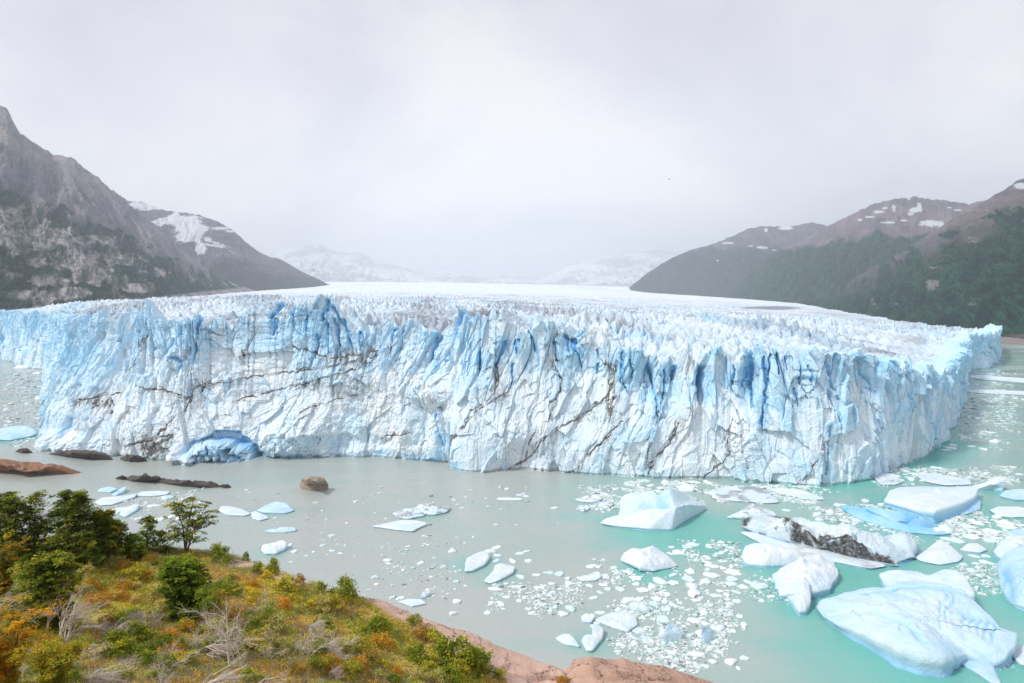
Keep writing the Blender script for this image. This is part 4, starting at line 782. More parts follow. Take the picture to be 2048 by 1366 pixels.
SMALL = [
 ('upright leaf-shaped white floe with a pointed upper right end', [(929, 1140, 1), (933, 1115, 1.5), (958, 1102, 2), (970, 1100, 2), (981, 1110, 1.5), (968, 1128, 1), (945, 1140, .8)], 31),
 ('white floe with a notched top, below the leaf-shaped floe', [(968, 1160, .8), (985, 1142, 1), (990, 1130, 1.3), (1000, 1124, 1.5), (1030, 1132, 1.2), (1026, 1144, .9), (1000, 1158, .8), (980, 1166, .6)], 32),
 ('heart-shaped pair of white floes near the shore rocks, right half', [(1162, 1280, .8), (1168, 1270, 1.2), (1186, 1268, 1.2), (1184, 1250, 2), (1194, 1244, 2.2), (1208, 1256, 1.6), (1206, 1272, 1), (1184, 1300, .8), (1172, 1298, .8)], 33),
 ('heart-shaped pair of white floes near the shore rocks, left half', [(1111, 1275, .7), (1125, 1266, 1.2), (1140, 1266, 1.2), (1152, 1280, .8), (1160, 1292, .6), (1130, 1288, .5)], 34),
 ('wide rounded white floe upper right of the heart-shaped pair', [(1190, 1238, .8), (1215, 1226, 1.2), (1245, 1220, 1.5), (1270, 1228, 1.2), (1275, 1248, .8), (1255, 1262, .7), (1225, 1254, .6)], 35),
 ('oval white floe touching the left of the wide rounded floe', [(1162, 1232, .8), (1172, 1225, 1), (1190, 1232, 1), (1182, 1243, .7), (1165, 1242, .6)], 36),
 ('teal-white upright floe shaped like a sail, in the brash ice', [(1325, 1272, 1.5), (1332, 1250, 3.5), (1345, 1243, 4), (1360, 1258, 2.5), (1365, 1268, 1.5), (1345, 1276, .8), (1330, 1278, .8)], 37),
 ('narrow upright teal floe right of the sail-shaped one', [(1403, 1268, 2), (1405, 1252, 4), (1418, 1250, 3.5), (1428, 1262, 2), (1420, 1278, .8), (1408, 1280, .8)], 38),
 ('dirty white humped floe, right half of a touching pair, in open water', [(826, 1018, .8), (835, 1008, 2), (860, 1004, 2), (880, 1012, 1.2), (902, 1013, 1), (895, 1022, .8), (868, 1029, .6), (840, 1026, .6)], 39),
 ('dirty white humped floe, left half of a touching pair, in open water', [(785, 1026, .6), (810, 1016, 1.2), (830, 1014, 1.6), (846, 1022, 1), (850, 1030, .7), (815, 1037, .6), (795, 1035, .5)], 40),
 ('flat wedge-shaped white floe below the humped pair', [(744, 1052, .5), (780, 1044, .8), (805, 1038, 1.2), (835, 1040, 1), (855, 1046, .8), (825, 1061, .7), (790, 1058, .5)], 41),
 ('rounded white floe with a tail, leftmost of three near the boulder', [(438, 1020, 1), (442, 1011, 1.6), (460, 1011, 1.4), (480, 1016, .8), (503, 1026, .5), (490, 1031, .4), (455, 1029, .5)], 42),
 ('small white floe in the middle of three near the boulder', [(502, 1024, 1), (510, 1021, 1.2), (526, 1028, .8), (538, 1035, .5), (520, 1040, .5), (505, 1036, .7)], 43),
 ('arched pale blue floe, rightmost of three near the boulder', [(513, 1020, .6), (530, 1010, 1.4), (552, 1001, 2.4), (572, 1004, 2), (588, 1020, .6), (570, 1026, .5), (545, 1024, .8), (528, 1024, .6)], 44),
 ('low floe with three white humps, below the arched pale blue one', [(528, 1062, .4), (540, 1057, 1), (552, 1058, .7), (562, 1053, 1.2), (590, 1054, 1), (593, 1060, .5), (570, 1064, .4), (545, 1064, .4)], 45),
 ('bright white block floe with a raised right corner, off the wooded shore', [(522, 1098, 1), (525, 1088, 1.8), (550, 1084, 2), (565, 1078, 2.8), (575, 1084, 2.4), (570, 1096, 1), (552, 1106, .7), (530, 1106, .7)], 46),
 ('long white floe with a bumpy top, behind the lone evergreen at left', [(190, 1004, .6), (205, 994, 1.2), (250, 990, 1.3), (275, 986, 1.1), (270, 993, .8), (225, 1008, .6), (200, 1010, .5)], 47),
 ('thin flat white floe continuing right of the bumpy-topped long one', [(266, 990, .5), (285, 982, .8), (310, 981, 1), (340, 982, .8), (335, 988, .5), (300, 992, .5)], 48),
 ('pale blue floe just below the left dark rock islet', [(194, 982, .6), (200, 976, 1), (220, 972, 1.6), (236, 977, 1), (220, 984, .5)], 49),
 ('slanting pale blue floe pointing up, right of the pale blue one', [(222, 990, .4), (236, 980, 1.2), (250, 971, 2.2), (254, 975, 1.8), (246, 984, .8), (232, 991, .4)], 50),
 ('slanting white floe beside the lone evergreen', [(238, 1028, .4), (250, 1016, 1.2), (272, 1005, 2), (280, 1008, 1.6), (272, 1020, .8), (250, 1034, .4)], 51),
 ('long low white floe behind the tree tops at left', [(222, 1018, .4), (240, 1014, .6), (262, 1012, .8), (250, 1022, .4), (235, 1025, .4)], 52),
 ('pale blue iceberg with a humped middle at the far left edge', [(-30, 876, 1), (-10, 858, 4), (20, 852, 5), (50, 850, 5), (68, 856, 4), (76, 864, 2), (60, 872, .8), (20, 880, .6)], 53),
 ('grey-white jagged floe, left of the hollow iceberg', [(1149, 998, .6), (1165, 990, 1.6), (1195, 988, 2), (1205, 996, 1), (1190, 1004, .5), (1165, 1003, .5)], 54),
 ('small grey floe between the jagged grey floe and the hollow iceberg', [(1195, 1010, .6), (1205, 1002, 1.8), (1220, 1000, 1.8), (1226, 1008, 1), (1215, 1017, .5), (1200, 1017, .5)], 55),
 ('small square grey-white floe under the jagged grey one', [(1153, 1018, .6), (1158, 1010, 1.4), (1176, 1009, 1.4), (1180, 1016, .8), (1168, 1022, .5)], 56),
 ('thin straight white floe like a stick in the middle of the lake', [(992, 997, .4), (1000, 994, .7), (1046, 996, .6), (1044, 1000, .4), (1000, 1000, .4)], 57),
 ('white floe with a curled tip at its right end, above the brash ice', [(1152, 1155, .6), (1170, 1150, .9), (1182, 1152, .8), (1188, 1142, 1.8), (1200, 1142, 1.8), (1202, 1154, .8), (1190, 1160, .5), (1165, 1161, .5)], 58),
 ('flat pale floe close to the pink shore rock', [(795, 1202, .4), (815, 1197, .6), (845, 1198, .6), (852, 1206, .4), (825, 1212, .4)], 59),
 ('small white floe standing up above the flat pale floe near the shore rock', [(840, 1196, .5), (846, 1182, 1.6), (860, 1177, 1.6), (862, 1184, 1), (850, 1194, .5)], 60),
 ('long white floe lying against the foot of the ice cliff on the right', [(1538, 978, .6), (1560, 975, 1.2), (1600, 978, 1.4), (1630, 988, 1), (1650, 998, .5), (1620, 998, .5), (1570, 988, .5)], 61),
 ('broad dirty-white brash raft below the middle of the ice cliff', [(1415, 982, .5), (1450, 972, 1), (1500, 970, 1.2), (1530, 978, 1.2), (1560, 1004, .5), (1530, 1006, .4), (1480, 1002, .4), (1430, 997, .4)], 62),
 ('flat dirty white floe left of the flat-topped iceberg, by the turquoise water', [(1738, 946, .5), (1760, 942, 1), (1800, 950, 1.2), (1810, 962, .8), (1790, 969, .5), (1762, 968, .5)], 63),
 ('long flat white floe above the flat-topped iceberg', [(1830, 950, .6), (1870, 945, .9), (1900, 952, 1), (1940, 958, .8), (1942, 968, .5), (1890, 970, .5), (1850, 962, .5)], 64),
 ('pointed white floe with the icy tip just above the left end of the dirty iceberg', [(1452, 1034, .5), (1470, 1026, 1), (1495, 1010, 3.5), (1505, 1002, 5), (1520, 1014, 3), (1545, 1020, 2), (1555, 1030, 1), (1520, 1032, .8), (1480, 1036, .5)], 65),
 ('flat white raft at the right edge, upper of two', [(1980, 1020, .6), (1995, 1012, 1), (2030, 1012, 1.2), (2070, 1018, 1), (2070, 1032, .6), (2020, 1034, .5), (1995, 1030, .5)], 66),
 ('blue-topped floe at the right edge above the flat raft', [(2000, 990, 1), (2010, 980, 2), (2040, 976, 2.5), (2070, 980, 2), (2070, 998, 1), (2030, 998, .8)], 67),
 ('low white floe at the right edge above the tall blue-shaded iceberg', [(2008, 1066, .5), (2030, 1058, 1), (2070, 1054, 1), (2070, 1070, .5), (2030, 1074, .4)], 68),
 ('white ragged floe at the lower right corner', [(2018, 1304, .8), (2030, 1290, 1.4), (2070, 1286, 1.5), (2070, 1330, 1), (2040, 1326, .8)], 69),
 ('flat narrow floe parallel to the far water at the right, a long white strip', [(1925, 752, .4), (1960, 750, .7), (2060, 757, .7), (2100, 762, .5), (2060, 766, .4), (1960, 758, .4)], 70),
 ('second long white strip of ice far out at the right', [(1925, 781, .4), (1960, 779, .6), (2060, 782, .6), (2100, 788, .4), (2060, 790, .4), (1960, 786, .4)], 71)]
for lab, ol, sd_ in SMALL:
    cu = sum(p[0] for p in ol) / len(ol); cv = sum(p[1] for p in ol) / len(ol); cz = sum(p[2] for p in ol) / len(ol) * 1.05
    berg(lab, [LB(ol, (cu, cv, cz), sd_, nang=64, nr=16, rough=0.6, bluetop=(0.42 if 'blue' in lab or 'teal' in lab else 0.03), inset=.05, skirt_blue=.45,
         dirty=.6 if ('dirty' in lab or 'grey' in lab) else 0.0)], name='iceberg' if max(p[2] for p in ol) > 3.4 else 'ice_floe', cat='iceberg' if max(p[2] for p in ol) > 3.4 else 'ice floe')
# counted small floes: a dozen shapes, each copied as an object of its own
rng = np.random.default_rng(5)
def floe_mesh(i, nang=26, nr=7):
    a = np.linspace(0, 2 * pi, nang, endpoint=False)
    rad = 1 + 0.35 * fbm(2 + 1.3 * np.cos(a) + i * 7, 1.3 * np.sin(a), 3, 900 + i, 0.65) * 1.6; el_ = 0.55 + 0.35 * h2(np.array([i]), np.array([3]))[0]
    k = 5 + i % 4; rad = rad * (1 / np.cos((a * k / 2 / pi % 1 - .5) * 2 * pi / k)) * 0.9
    ox = np.cos(a) * rad; oy = np.sin(a) * rad * el_
    r = np.linspace(0, 1, nr)[:, None]; X = ox * r; Y = oy * r
    tall = [0.10, 0.14, 0.08, 0.35, 0.16, 0.10, 0.5, 0.2, 0.12, 0.3][i % 10]
    Z = tall * (1 - 0.5 * r ** 3) * (1 + 0.9 * fbm(X * 1.5 + i, Y * 1.5, 3, 930 + i)) + tall * 0.6 * X * (1 if i % 2 else -1) * (1 - r)
    Z = np.maximum(Z, 0.05)
    X = np.concatenate([X, X[-1:] * 1.0, X[-1:] * .96]); Y = np.concatenate([Y, Y[-1:], Y[-1:] * .96]); Z = np.concatenate([Z, Z[-1:] * 0.3, Z[-1:] * 0 - 0.2])
    return mesh_from('ice_floe', np.stack([X, Y, Z], -1).reshape(-1, 3), grid_faces(*X.shape, None, True), [M['floe']])
FM = [floe_mesh(i) for i in range(14)]
# (u range, v range, count, size range in photo pixels)
ZONES = [((970, 1190), (1140, 1230), 30, (7, 16)), ((1180, 1480), (1130, 1240), 62, (8, 22)), ((1180, 1490), (1240, 1345), 36, (7, 18)), ((1340, 1480), (1085, 1130), 18, (6, 14)), ((1560, 1830), (1000, 1075), 20, (8, 18)),
         ((1880, 2048), (1020, 1085), 20, (8, 22)), ((1230, 1420), (962, 985), 14, (8, 20)), ((1740, 2040), (935, 965), 16, (8, 20)), ((660, 960), (1070, 1230), 22, (4, 10)), ((560, 680), (1090, 1125), 7, (4, 9)), ((960, 1080), (1095, 1130), 8, (8, 18)),
         ((200, 420), (985, 1040), 12, (8, 18)), ((1920, 2048), (1110, 1180), 10, (8, 20)), ((1430, 1560), (1130, 1210), 8, (8, 18)), ((1890, 2000), (860, 900), 8, (8, 18)), ((20, 90), (735, 800), 5, (8, 20)), ((840, 1180), (985, 1020), 8, (4, 9))]
ghost = [(o.location.x, o.location.y, max(o.dimensions.x, o.dimensions.y) / 2 * 0.8) for o in S.objects if o.get('category') in ('iceberg', 'ice floe')]
ghost += []
cnt = 0; placed = []
for (ua, ub), (va, vb_), num, (sa, sb) in ZONES:
    tries = 0; k = 0
    while k < num and tries < num * 12:
        tries += 1; u = R_.uniform(ua, ub); v = R_.uniform(va, vb_); p = W(u, v); sz = (sa + (sb - sa) * R_.random() ** 1.8) * p[1] / F
        if any((p[0] - a) ** 2 + (p[1] - b) ** 2 < (c * 0.85 + sz * .5) ** 2 for a, b, c in ghost) or any((p[0] - a) ** 2 + (p[1] - b) ** 2 < (c + sz) ** 2 * 0.8 for a, b, c in placed): continue
        if v > 1120 and u < 1480 and v > np.interp(u, [560, 700, 850, 1000, 1130, 1250, 1430], [1130, 1170, 1215, 1275, 1305, 1300, 1345]): continue
        placed.append((p[0], p[1], sz)); k += 1; cnt += 1
        o = link('ice_floe', FM[R_.randrange(14)], None, (p[0], p[1], 0.02)); o.rotation_euler = (0, 0, R_.uniform(0, 6.28)); o.scale = (sz, sz, sz * R_.uniform(0.7, 1.3))
        tag(o, 'small thin white floe drifting in the scattered brash ice', 'ice floe', 'small floes scattered over the lake')
print('small floes', cnt)
# brash: uncountable chips
def brash():
    Z_ = [((950, 1200), (1150, 1240), 1000), ((1180, 1490), (1115, 1350), 4800), ((1340, 1500), (1075, 1140), 500), ((1150, 1420), (955, 1030), 4200), ((1400, 1680), (965, 1010), 3800), ((1560, 1860), (1000, 1100), 2300), ((1730, 2060), (930, 975), 1900), ((1880, 2060), (1010, 1090), 2200),
          ((1900, 2050), (1100, 1200), 1000), ((1430, 1640), (1110, 1220), 400), ((600, 960), (1060, 1230), 330), ((380, 1160), (960, 1060), 170), ((200, 430), (975, 1050), 350), ((0, 96), (735, 870), 900), ((1905, 2048), (770, 900), 1000), ((1960, 2048), (1270, 1366), 120), ((1910, 2040), (735, 790), 250), ((20, 100), (870, 905), 150)]
    Vs = []; Fs = []; Cs = []; n0 = 0; cx = []; cy = []; sz = []
    for (ua, ub), (va, vb_), num in Z_:
        u = rng.uniform(ua, ub, num * 3); v = rng.uniform(va, vb_, num * 3); p = W(u, v)
        dn = 2.0 * fbm(p[0] / 9 + 5, p[1] / 14, 5, 951, 0.65) + 0.22 * rng.standard_normal(num * 3)
        edge = np.minimum(ss(0, .18, (u - ua) / (ub - ua)), ss(0, .18, (ub - u) / (ub - ua))) * np.minimum(ss(0, .2, (v - va) / (vb_ - va)), ss(0, .2, (vb_ - v) / (vb_ - va)))
        i = np.argsort(-(dn + 1.0 * edge))[:num]
        cx.append(p[0][i]); cy.append(p[1][i]); s_ = (1.4 + 6.5 * rng.random(num) ** 3.0) * 0.8 * p[1][i] / F; sz.append(np.maximum(s_, 0.10))
    cx = np.concatenate(cx); cy = np.concatenate(cy); sz = np.concatenate(sz); N = len(cx); k = 6
    a = (np.arange(k) / k * 2 * pi)[None] + rng.uniform(0, 6, (N, 1)); r = sz[:, None] * rng.uniform(0.45, 1.25, (N, k))
    th = rng.uniform(0, pi, (N, 1)); st = rng.uniform(0.35, 1, (N, 1))
    px = np.cos(a) * r; py = np.sin(a) * r * st; X = cx[:, None] + px * np.cos(th) - py * np.sin(th); Y = cy[:, None] + px * np.sin(th) + py * np.cos(th)
    ht = sz[:, None] * rng.uniform(0.08, 0.35, (N, 1)) + 0.03
    top = np.stack([X, Y, ht * rng.uniform(0.6, 1.2, (N, k))], -1); bot = np.stack([X, Y, X * 0 - 0.1], -1); c = np.stack([cx, cy, ht[:, 0] * 1.25], -1)[:, None]
    V = np.concatenate([top, bot, c], 1).reshape(-1, 3)
    j = np.arange(k); f1 = np.stack([j, (j + 1) % k, np.full(k, 2 * k)], 1); f2 = np.stack([j + k, (j + 1) % k + k, (j + 1) % k], 1); f3 = np.stack([j + k, (j + 1) % k, j], 1)
    f = np.concatenate([f1, f2, f3]); Fc = (np.arange(N)[:, None, None] * (2 * k + 1) + f[None]).reshape(-1, 3)
    pal = np.array([(0.78, 0.83, 0.84), (0.64, 0.74, 0.75), (0.48, 0.64, 0.65), (0.46, 0.50, 0.49), (0.22, 0.23, 0.22)]); ci = rng.choice(5, N, p=[.34, .24, .20, .16, .06])
    col = np.repeat(pal[ci], 2 * k + 1, 0)
    o = link('brash_ice', mesh_from('brash_ice', V, Fc, [M['chip']], None, False, None, col)); tag(o, 'countless small chips of white and grey brash ice floating on the lake', 'brash ice', None, 'stuff')
brash()

# ------------------------------------------------------------------ water sheet
wx_ = np.r_[-24000, -9000, -3000, -1200, -600, np.arange(-330, 331, 2.5), 600, 1200, 3000, 9000, 24000]; wy_ = np.r_[-150, 0, 60, np.arange(90, 460, 2.5), 520, 700, 900, 1200, 3000, 9000, 26000]
X, Y = np.meshgrid(wx_, wy_, indexing='ij'); halo = np.zeros_like(X)
for a, b, r, k in HALO:
    if k > 0.35: halo = np.maximum(halo, k * 0.85 * (1 - ss(0.6, 1.7, np.hypot(X - a, Y - b + r * 0.15) / r + 0.25 * fbm(X / 9, Y / 9, 3, 971))))
# meltwater glow at the foot of the right part of the cliff
fr = [tuple(c0[i]) for i in range(0, len(c0), 15) if s0[i] > px2s(1560) and s0[i] < px2s(1900)]
halo = np.maximum(halo, 0.95 * (1 - ss(2, 26, segdist(X, Y, fr))))
g_ = W(1700, 1150); halo = np.maximum(halo, 0.9 * (1 - ss(3, 22, np.hypot(X - g_[0], (Y - g_[1]) * 1.2))))
o = link('lake_water', mesh_from('lake_water', np.stack([X, Y, X * 0], -1).reshape(-1, 3), grid_faces(*X.shape), [M['water']], {'halo': halo})); tag(o, kind='structure')

# ------------------------------------------------------------------ rocks in the water
def rock(label, outline, center, seed, m_, cat='rock', name='rock', inset=-0.05, rough=1.6):
    rough = rough * 1.25
    V, f, b_, d_, c = star_mesh(outline, center, seed, nang=110, nr=34, inset=inset, rough=rough, edge_round=0.5); HALO.pop()
    c0_ = np.array([c[0], c[1], 0.0]); return tag(link(name, mesh_from(name, V - c0_, f, [M[m_]]), None, c0_), label, cat)
rock('rust-brown rock ridge rising from the water at the left edge, below the glacier foot', [(-60, 925, 4), (-20, 914, 6), (10, 916, 6), (40, 920, 5), (60, 922, 4), (70, 928, 3), (82, 924, 4.5), (120, 930, 4), (145, 936, 2.5), (163, 943, .6), (140, 946, .6), (90, 945, .6), (40, 943, .6), (-60, 938, .6)], (40, 935, 5), 81, 'rust_rock')
rock('dark low rock islet, long left half of the pair below the ice cliff', [(252, 956, .8), (265, 951, 2.5), (290, 949, 3), (315, 952, 2.6), (335, 958, 1), (325, 962, .5), (290, 962, .5), (262, 961, .5)], (292, 957, 3), 82, 'dark_rock')
rock('dark low rock islet stretching right of the long half, below the ice cliff', [(312, 962, .6), (335, 957, 2), (360, 958, 2), (380, 963, 1.6), (400, 960, 2.6), (430, 964, 2.2), (440, 970, 1), (415, 974, .5), (370, 971, .5), (330, 966, .5)], (385, 966, 2.6), 83, 'dark_rock')
rock('tiny dark rock off the left end of the dark islets', [(230, 956, .4), (240, 951, 1.4), (252, 951, 1.4), (257, 956, .5), (245, 958, .4)], (244, 955, 1.4), 84, 'dark_rock')
rock('tiny dark rock off the right end of the dark islets', [(436, 972, .4), (446, 967, 1.2), (456, 969, .9), (463, 973, .4), (450, 975, .4)], (449, 972, 1.2), 85, 'dark_rock')
rock('single tan boulder standing in the water in front of the ice cliff', [(599, 962, 3), (604, 956, 5), (618, 951, 6.5), (636, 952, 6), (650, 955, 5), (657, 964, 3), (656, 974, .5), (630, 975, .5), (606, 974, .5)], (628, 966, 6), 86, 'boulder', cat='boulder', name='boulder', inset=.02, rough=.6)
rock('black rock shelf under the left foot of the glacier', [(100, 905, 1), (130, 898, 3.5), (165, 898, 4), (200, 903, 3.5), (225, 910, 2), (225, 918, .5), (180, 917, .5), (130, 912, .5)], (165, 909, 3.5), 87, 'dark_rock')
rock('black rock patch under the glacier foot, right of the rock shelf', [(240, 914, 1), (262, 908, 3), (282, 911, 2.5), (295, 920, .6), (270, 922, .5), (248, 920, .5)], (266, 916, 2.6), 88, 'dark_rock')
rock('tiny black stone at the waterline left of the rock shelf', [(30, 902, .3), (40, 897, 2), (60, 898, 1.5), (66, 904, .3), (45, 906, .3)], (46, 902, 1.6), 89, 'dark_rock')
# ------------------------------------------------------------------ plants
vr = np.random.default_rng(11)
def leaf_quads(C, size, up=0.6, asp=1.7):
    n_ = len(C); nrm = vr.standard_normal((n_, 3)) * (1 - up); nrm[:, 2] += up + 0.05; nrm /= np.linalg.norm(nrm, axis=1)[:, None]
    a = vr.standard_normal((n_, 3)); a -= (a * nrm).sum(1)[:, None] * nrm; a /= np.linalg.norm(a, axis=1)[:, None]; b = np.cross(nrm, a)
    s = (size * vr.uniform(0.6, 1.35, n_))[:, None]
    V = np.stack([C - a * s * asp / 2, C + b * s * 0.5, C + a * s * asp / 2, C - b * s * 0.5], 1).reshape(-1, 3)
    return V, np.arange(4 * n_).reshape(-1, 4)
def pal_pick(pal, n_, w_=None):
    p = np.array(pal); c = p[vr.choice(len(p), n_, p=w_)] * np.array([3.4, 2.9, 1.7]); return c * vr.uniform(0.75, 1.25, (n_, 1))
def tubes(segs, sides=5):
    """segs: list of (path Nx3, radii N)"""
    Vs = []; Fs = []; n0 = 0; k = np.arange(sides) / sides * 2 * pi
    for path, rad in segs:
        path = np.asarray(path, float); m_ = len(path); tn = np.gradient(path, axis=0); tn /= np.linalg.norm(tn, axis=1)[:, None] + 1e-9
        ref = np.array([0.31, 0.17, 0.93]) if abs(tn[0, 2]) < 0.8 else np.array([0.9, 0.3, 0.1])
        a = np.cross(tn, ref); a /= np.linalg.norm(a, axis=1)[:, None] + 1e-9; b = np.cross(tn, a)
        V = path[:, None] + (a[:, None] * np.cos(k)[None, :, None] + b[:, None] * np.sin(k)[None, :, None]) * np.asarray(rad)[:, None, None]
        Vs.append(V.reshape(-1, 3)); Fs.append(grid_faces(m_, sides, None, True) + n0); n0 += m_ * sides
    return np.concatenate(Vs), np.concatenate(Fs)
def limb(p, d, L_, n_=6, wig=0.15, up=0.0, wind=0.0):
    pts = [np.array(p, float)]; d = np.array(d, float); d /= np.linalg.norm(d)
    for i in range(n_):
        d = d + vr.normal(0, wig, 3) + np.array([wind, 0, up]); d /= np.linalg.norm(d); pts.append(pts[-1] + d * L_ / n_)
    return np.array(pts), d
GREEN = [(0.030, 0.055, 0.014), (0.055, 0.085, 0.018), (0.09, 0.12, 0.025), (0.14, 0.155, 0.03), (0.05, 0.06, 0.02)]
GRN_W = [.3, .3, .2, .12, .08]
def tree_mesh(h, wd, nspray, prof, leaf=0.10, per=42, pal=GREEN, w_=GRN_W, flat=0.8, trunks=1, spr=0.34, base=0.12, lean_=0.0):
    segs = []; sp = []
    for tI in range(trunks):
        tp, _ = limb((vr.normal(0, .12 * (trunks > 1)), vr.normal(0, .12 * (trunks > 1)), -0.3), (vr.normal(0, .08) + lean_ + (tI - (trunks - 1) / 2) * .16, vr.normal(0, .05), 1), h * vr.uniform(.88, 1) + .3, 10, .05)
        segs.append((tp, np.linspace(0.035 * h * .5 + .02, 0.012, len(tp))))
        nl = nspray // trunks
        for k in range(nl):
            f = base + (1 - base) * (k + vr.random()) / nl; z = f * len(tp[:-1]); i = min(int(z), len(tp) - 2); q = tp[i] + (tp[i + 1] - tp[i]) * (z - i)
            R = prof(f) * wd / 2 * vr.uniform(.5, 1.1); an = vr.uniform(0, 2 * pi); ln = max(R, .08)
            if k % 2 == 0:
                lp, _ = limb(q, (cos(an), sin(an), .35), ln, 4, .12); segs.append((lp, np.linspace(.012 + .01 * ln, .005, len(lp)))); e = lp[-1]; mid = lp[2]
                sp.append(e); sp.append(mid + (0, 0, .05))
            else: sp.append(q + np.array([cos(an), sin(an), .3]) * ln * vr.uniform(.45, 1.0))
    sp = np.array(sp); n_ = len(sp); m_ = per
    ang = vr.uniform(0, 2 * pi, (n_, m_)); rr = np.sqrt(vr.random((n_, m_))) * spr * vr.uniform(.6, 1.25, (n_, 1))
    tilt = vr.normal(0, .28, (n_, 2)); C = np.stack([rr * np.cos(ang), rr * np.sin(ang), vr.normal(0, .05, (n_, m_))], -1)
    C[..., 2] += C[..., 0] * tilt[:, :1] + C[..., 1] * tilt[:, 1:] - rr ** 2 * .25; C = (C + sp[:, None]).reshape(-1, 3)
    V, f = leaf_quads(C, leaf, flat); c = pal_pick(pal, n_, w_)[:, None] * vr.uniform(.7, 1.35, (n_, m_, 1)); c = np.repeat(c.reshape(-1, 3), 4, 0)
    tv_, tf = tubes(segs, 5)
    return (mesh_from('trunk', tv_, tf, [M['bark']]), mesh_from('crown', V, f, [M['leaf']], None, False, None, c))
def plant(name, parts, loc, label, cat, group=None, rz=0.0, sc=1.0, names=('trunk', 'crown')):
    t = empty(name, loc, rz); t.scale = (sc,) * 3; tag(t, label, cat, group)
    for nm, me in zip(names, parts): link(nm, me, t)
    return t
def at_hill(u, vb):
    p = hit(u, vb); return p, p[1]
conic = lambda f: 1.15 * (1 - f) ** .75 * min(1, f / .1 + .3)
oval = lambda f: (max(0, 1 - (2 * f - 1) ** 2)) ** .5 * (1.05 - .15 * f)
umbr = lambda f: .35 + .75 * ss(.55, .85, f) - .5 * ss(.9, 1.0, f)
TR = [  # u, base v, top v, width px, profile, sprays, label, kw
 (370, 1106, 996, 96, lambda f: oval(f) * .8 + .18, 120, 'lone evergreen with an open, see-through crown standing on the shore edge', dict(trunks=3, per=46, spr=.33, base=.18)),
 (294, 1102, 1034, 58, oval, 60, 'slim small evergreen left of the lone open-crowned one', dict(trunks=2, per=40, spr=.28)),
 (330, 1106, 1062, 40, oval, 40, 'short evergreen bush between the slim small tree and the lone open-crowned one', dict(per=36, spr=.25)),
 (138, 1128, 974, 150, conic, 300, 'tallest and densest evergreen of the clump at the left', dict(trunks=3, per=54, spr=.46)),
 (70, 1120, 984, 84, lambda f: oval(f) * .9 + .1, 170, 'evergreen with an even rounded top, left neighbour of the tallest one', dict(trunks=2, per=50, spr=.42)),
 (12, 1112, 990, 80, oval, 150, 'evergreen at the far left edge, behind the bleached dead trunks', dict(trunks=2, per=50, spr=.42)),
 (196, 1122, 1012, 90, conic, 190, 'broad evergreen stepping down just right of the tallest one', dict(trunks=2, per=52, spr=.42)),
 (232, 1120, 1042, 66, oval, 120, 'lower evergreen at the right end of the clump at the left', dict(trunks=2, per=46, spr=.36)),
 (172, 1142, 1066, 66, conic, 130, 'small bright green pyramid-shaped evergreen in front of the dense clump', dict(per=50, spr=.36)),
 (270, 1122, 1068, 60, oval, 70, 'dark bushy evergreen low on the ridge, below the slim small tree', dict(per=40, spr=.3)),
 (378, 1246, 1122, 96, lambda f: oval(f) * .6 + .42, 330, 'thick column-shaped evergreen in the middle of the slope', dict(trunks=3, per=56, spr=.34, base=.04, pal=[(0.045, 0.075, 0.016), (0.07, 0.11, 0.02), (0.10, 0.14, 0.025), (0.03, 0.05, 0.015)], w_=[.3, .35, .2, .15])),
 (92, 1262, 1112, 130, oval, 330, 'large dark rounded evergreen behind the bare grey shrubs at the left', dict(trunks=3, per=54, spr=.34, base=.03)),
 (20, 1380, 1232, 150, umbr, 190, 'yellow-orange leaved tree in the lower left corner', dict(trunks=2, per=60, spr=.28, leaf=.05, pal=[(0.17, 0.12, 0.018), (0.13, 0.11, 0.02), (0.07, 0.09, 0.02), (0.19, 0.11, 0.015)], w_=[.3, .25, .3, .15])),
 (105, 1400, 1285, 130, umbr, 170, 'yellow-green leaved bush right of the yellow-orange tree in the lower left', dict(trunks=2, per=60, spr=.26, leaf=.05, pal=[(0.12, 0.12, 0.02), (0.10, 0.12, 0.02), (0.06, 0.09, 0.02)], w_=[.35, .4, .25])),
 (10, 1200, 1085, 80, umbr, 90, 'orange-tinged tree at the left edge, below the bleached dead trunks', dict(per=46, spr=.3, pal=[(0.14, 0.10, 0.02), (0.09, 0.09, 0.02), (0.06, 0.07, 0.02)], w_=[.35, .35, .3]))]
for u, vb, vt, wp, pf, ns, lab, kw in TR:
    p, D = at_hill(u, vb); h = (vb - vt) * D / F * 1.04; plant('evergreen_tree' if 'evergreen' in lab else 'tree', tree_mesh(h, wp * D / F, ns, pf, **kw), p, lab, 'tree')
# bare, wind-combed shrubs
def dead_mesh(h, n0_=4, depth=4, wind=.12, spread=.5, curve=.1, thick=1.0, seg=4, kids=3):
    segs = []
    def grow(p, d, L_, r, dep):
        path, d2 = limb(p, d, L_, seg, .13, .02, wind * .35); segs.append((path, np.linspace(r, r * .55, len(path))))
        if dep == 0: return
        for k in range(kids + (vr.random() < .4)):
            i = vr.integers(1, len(path)); dd = d2 + vr.normal(0, spread, 3) + (wind, 0, .12); grow(path[i], dd, L_ * vr.uniform(.5, .8), r * .58, dep - 1)
    for k in range(n0_): grow((vr.normal(0, .06 * h), vr.normal(0, .06 * h), -.1), (vr.normal(wind * .6, .32), vr.normal(0, .32), 1), h * vr.uniform(.34, .5), .012 * h * thick + .006, depth)
    V, f = tubes(segs, 3); V = V * (h / V[:, 2].max() * np.array([1, 1, 1])); return mesh_from('dead_shrub', V, f, [M['dead']])
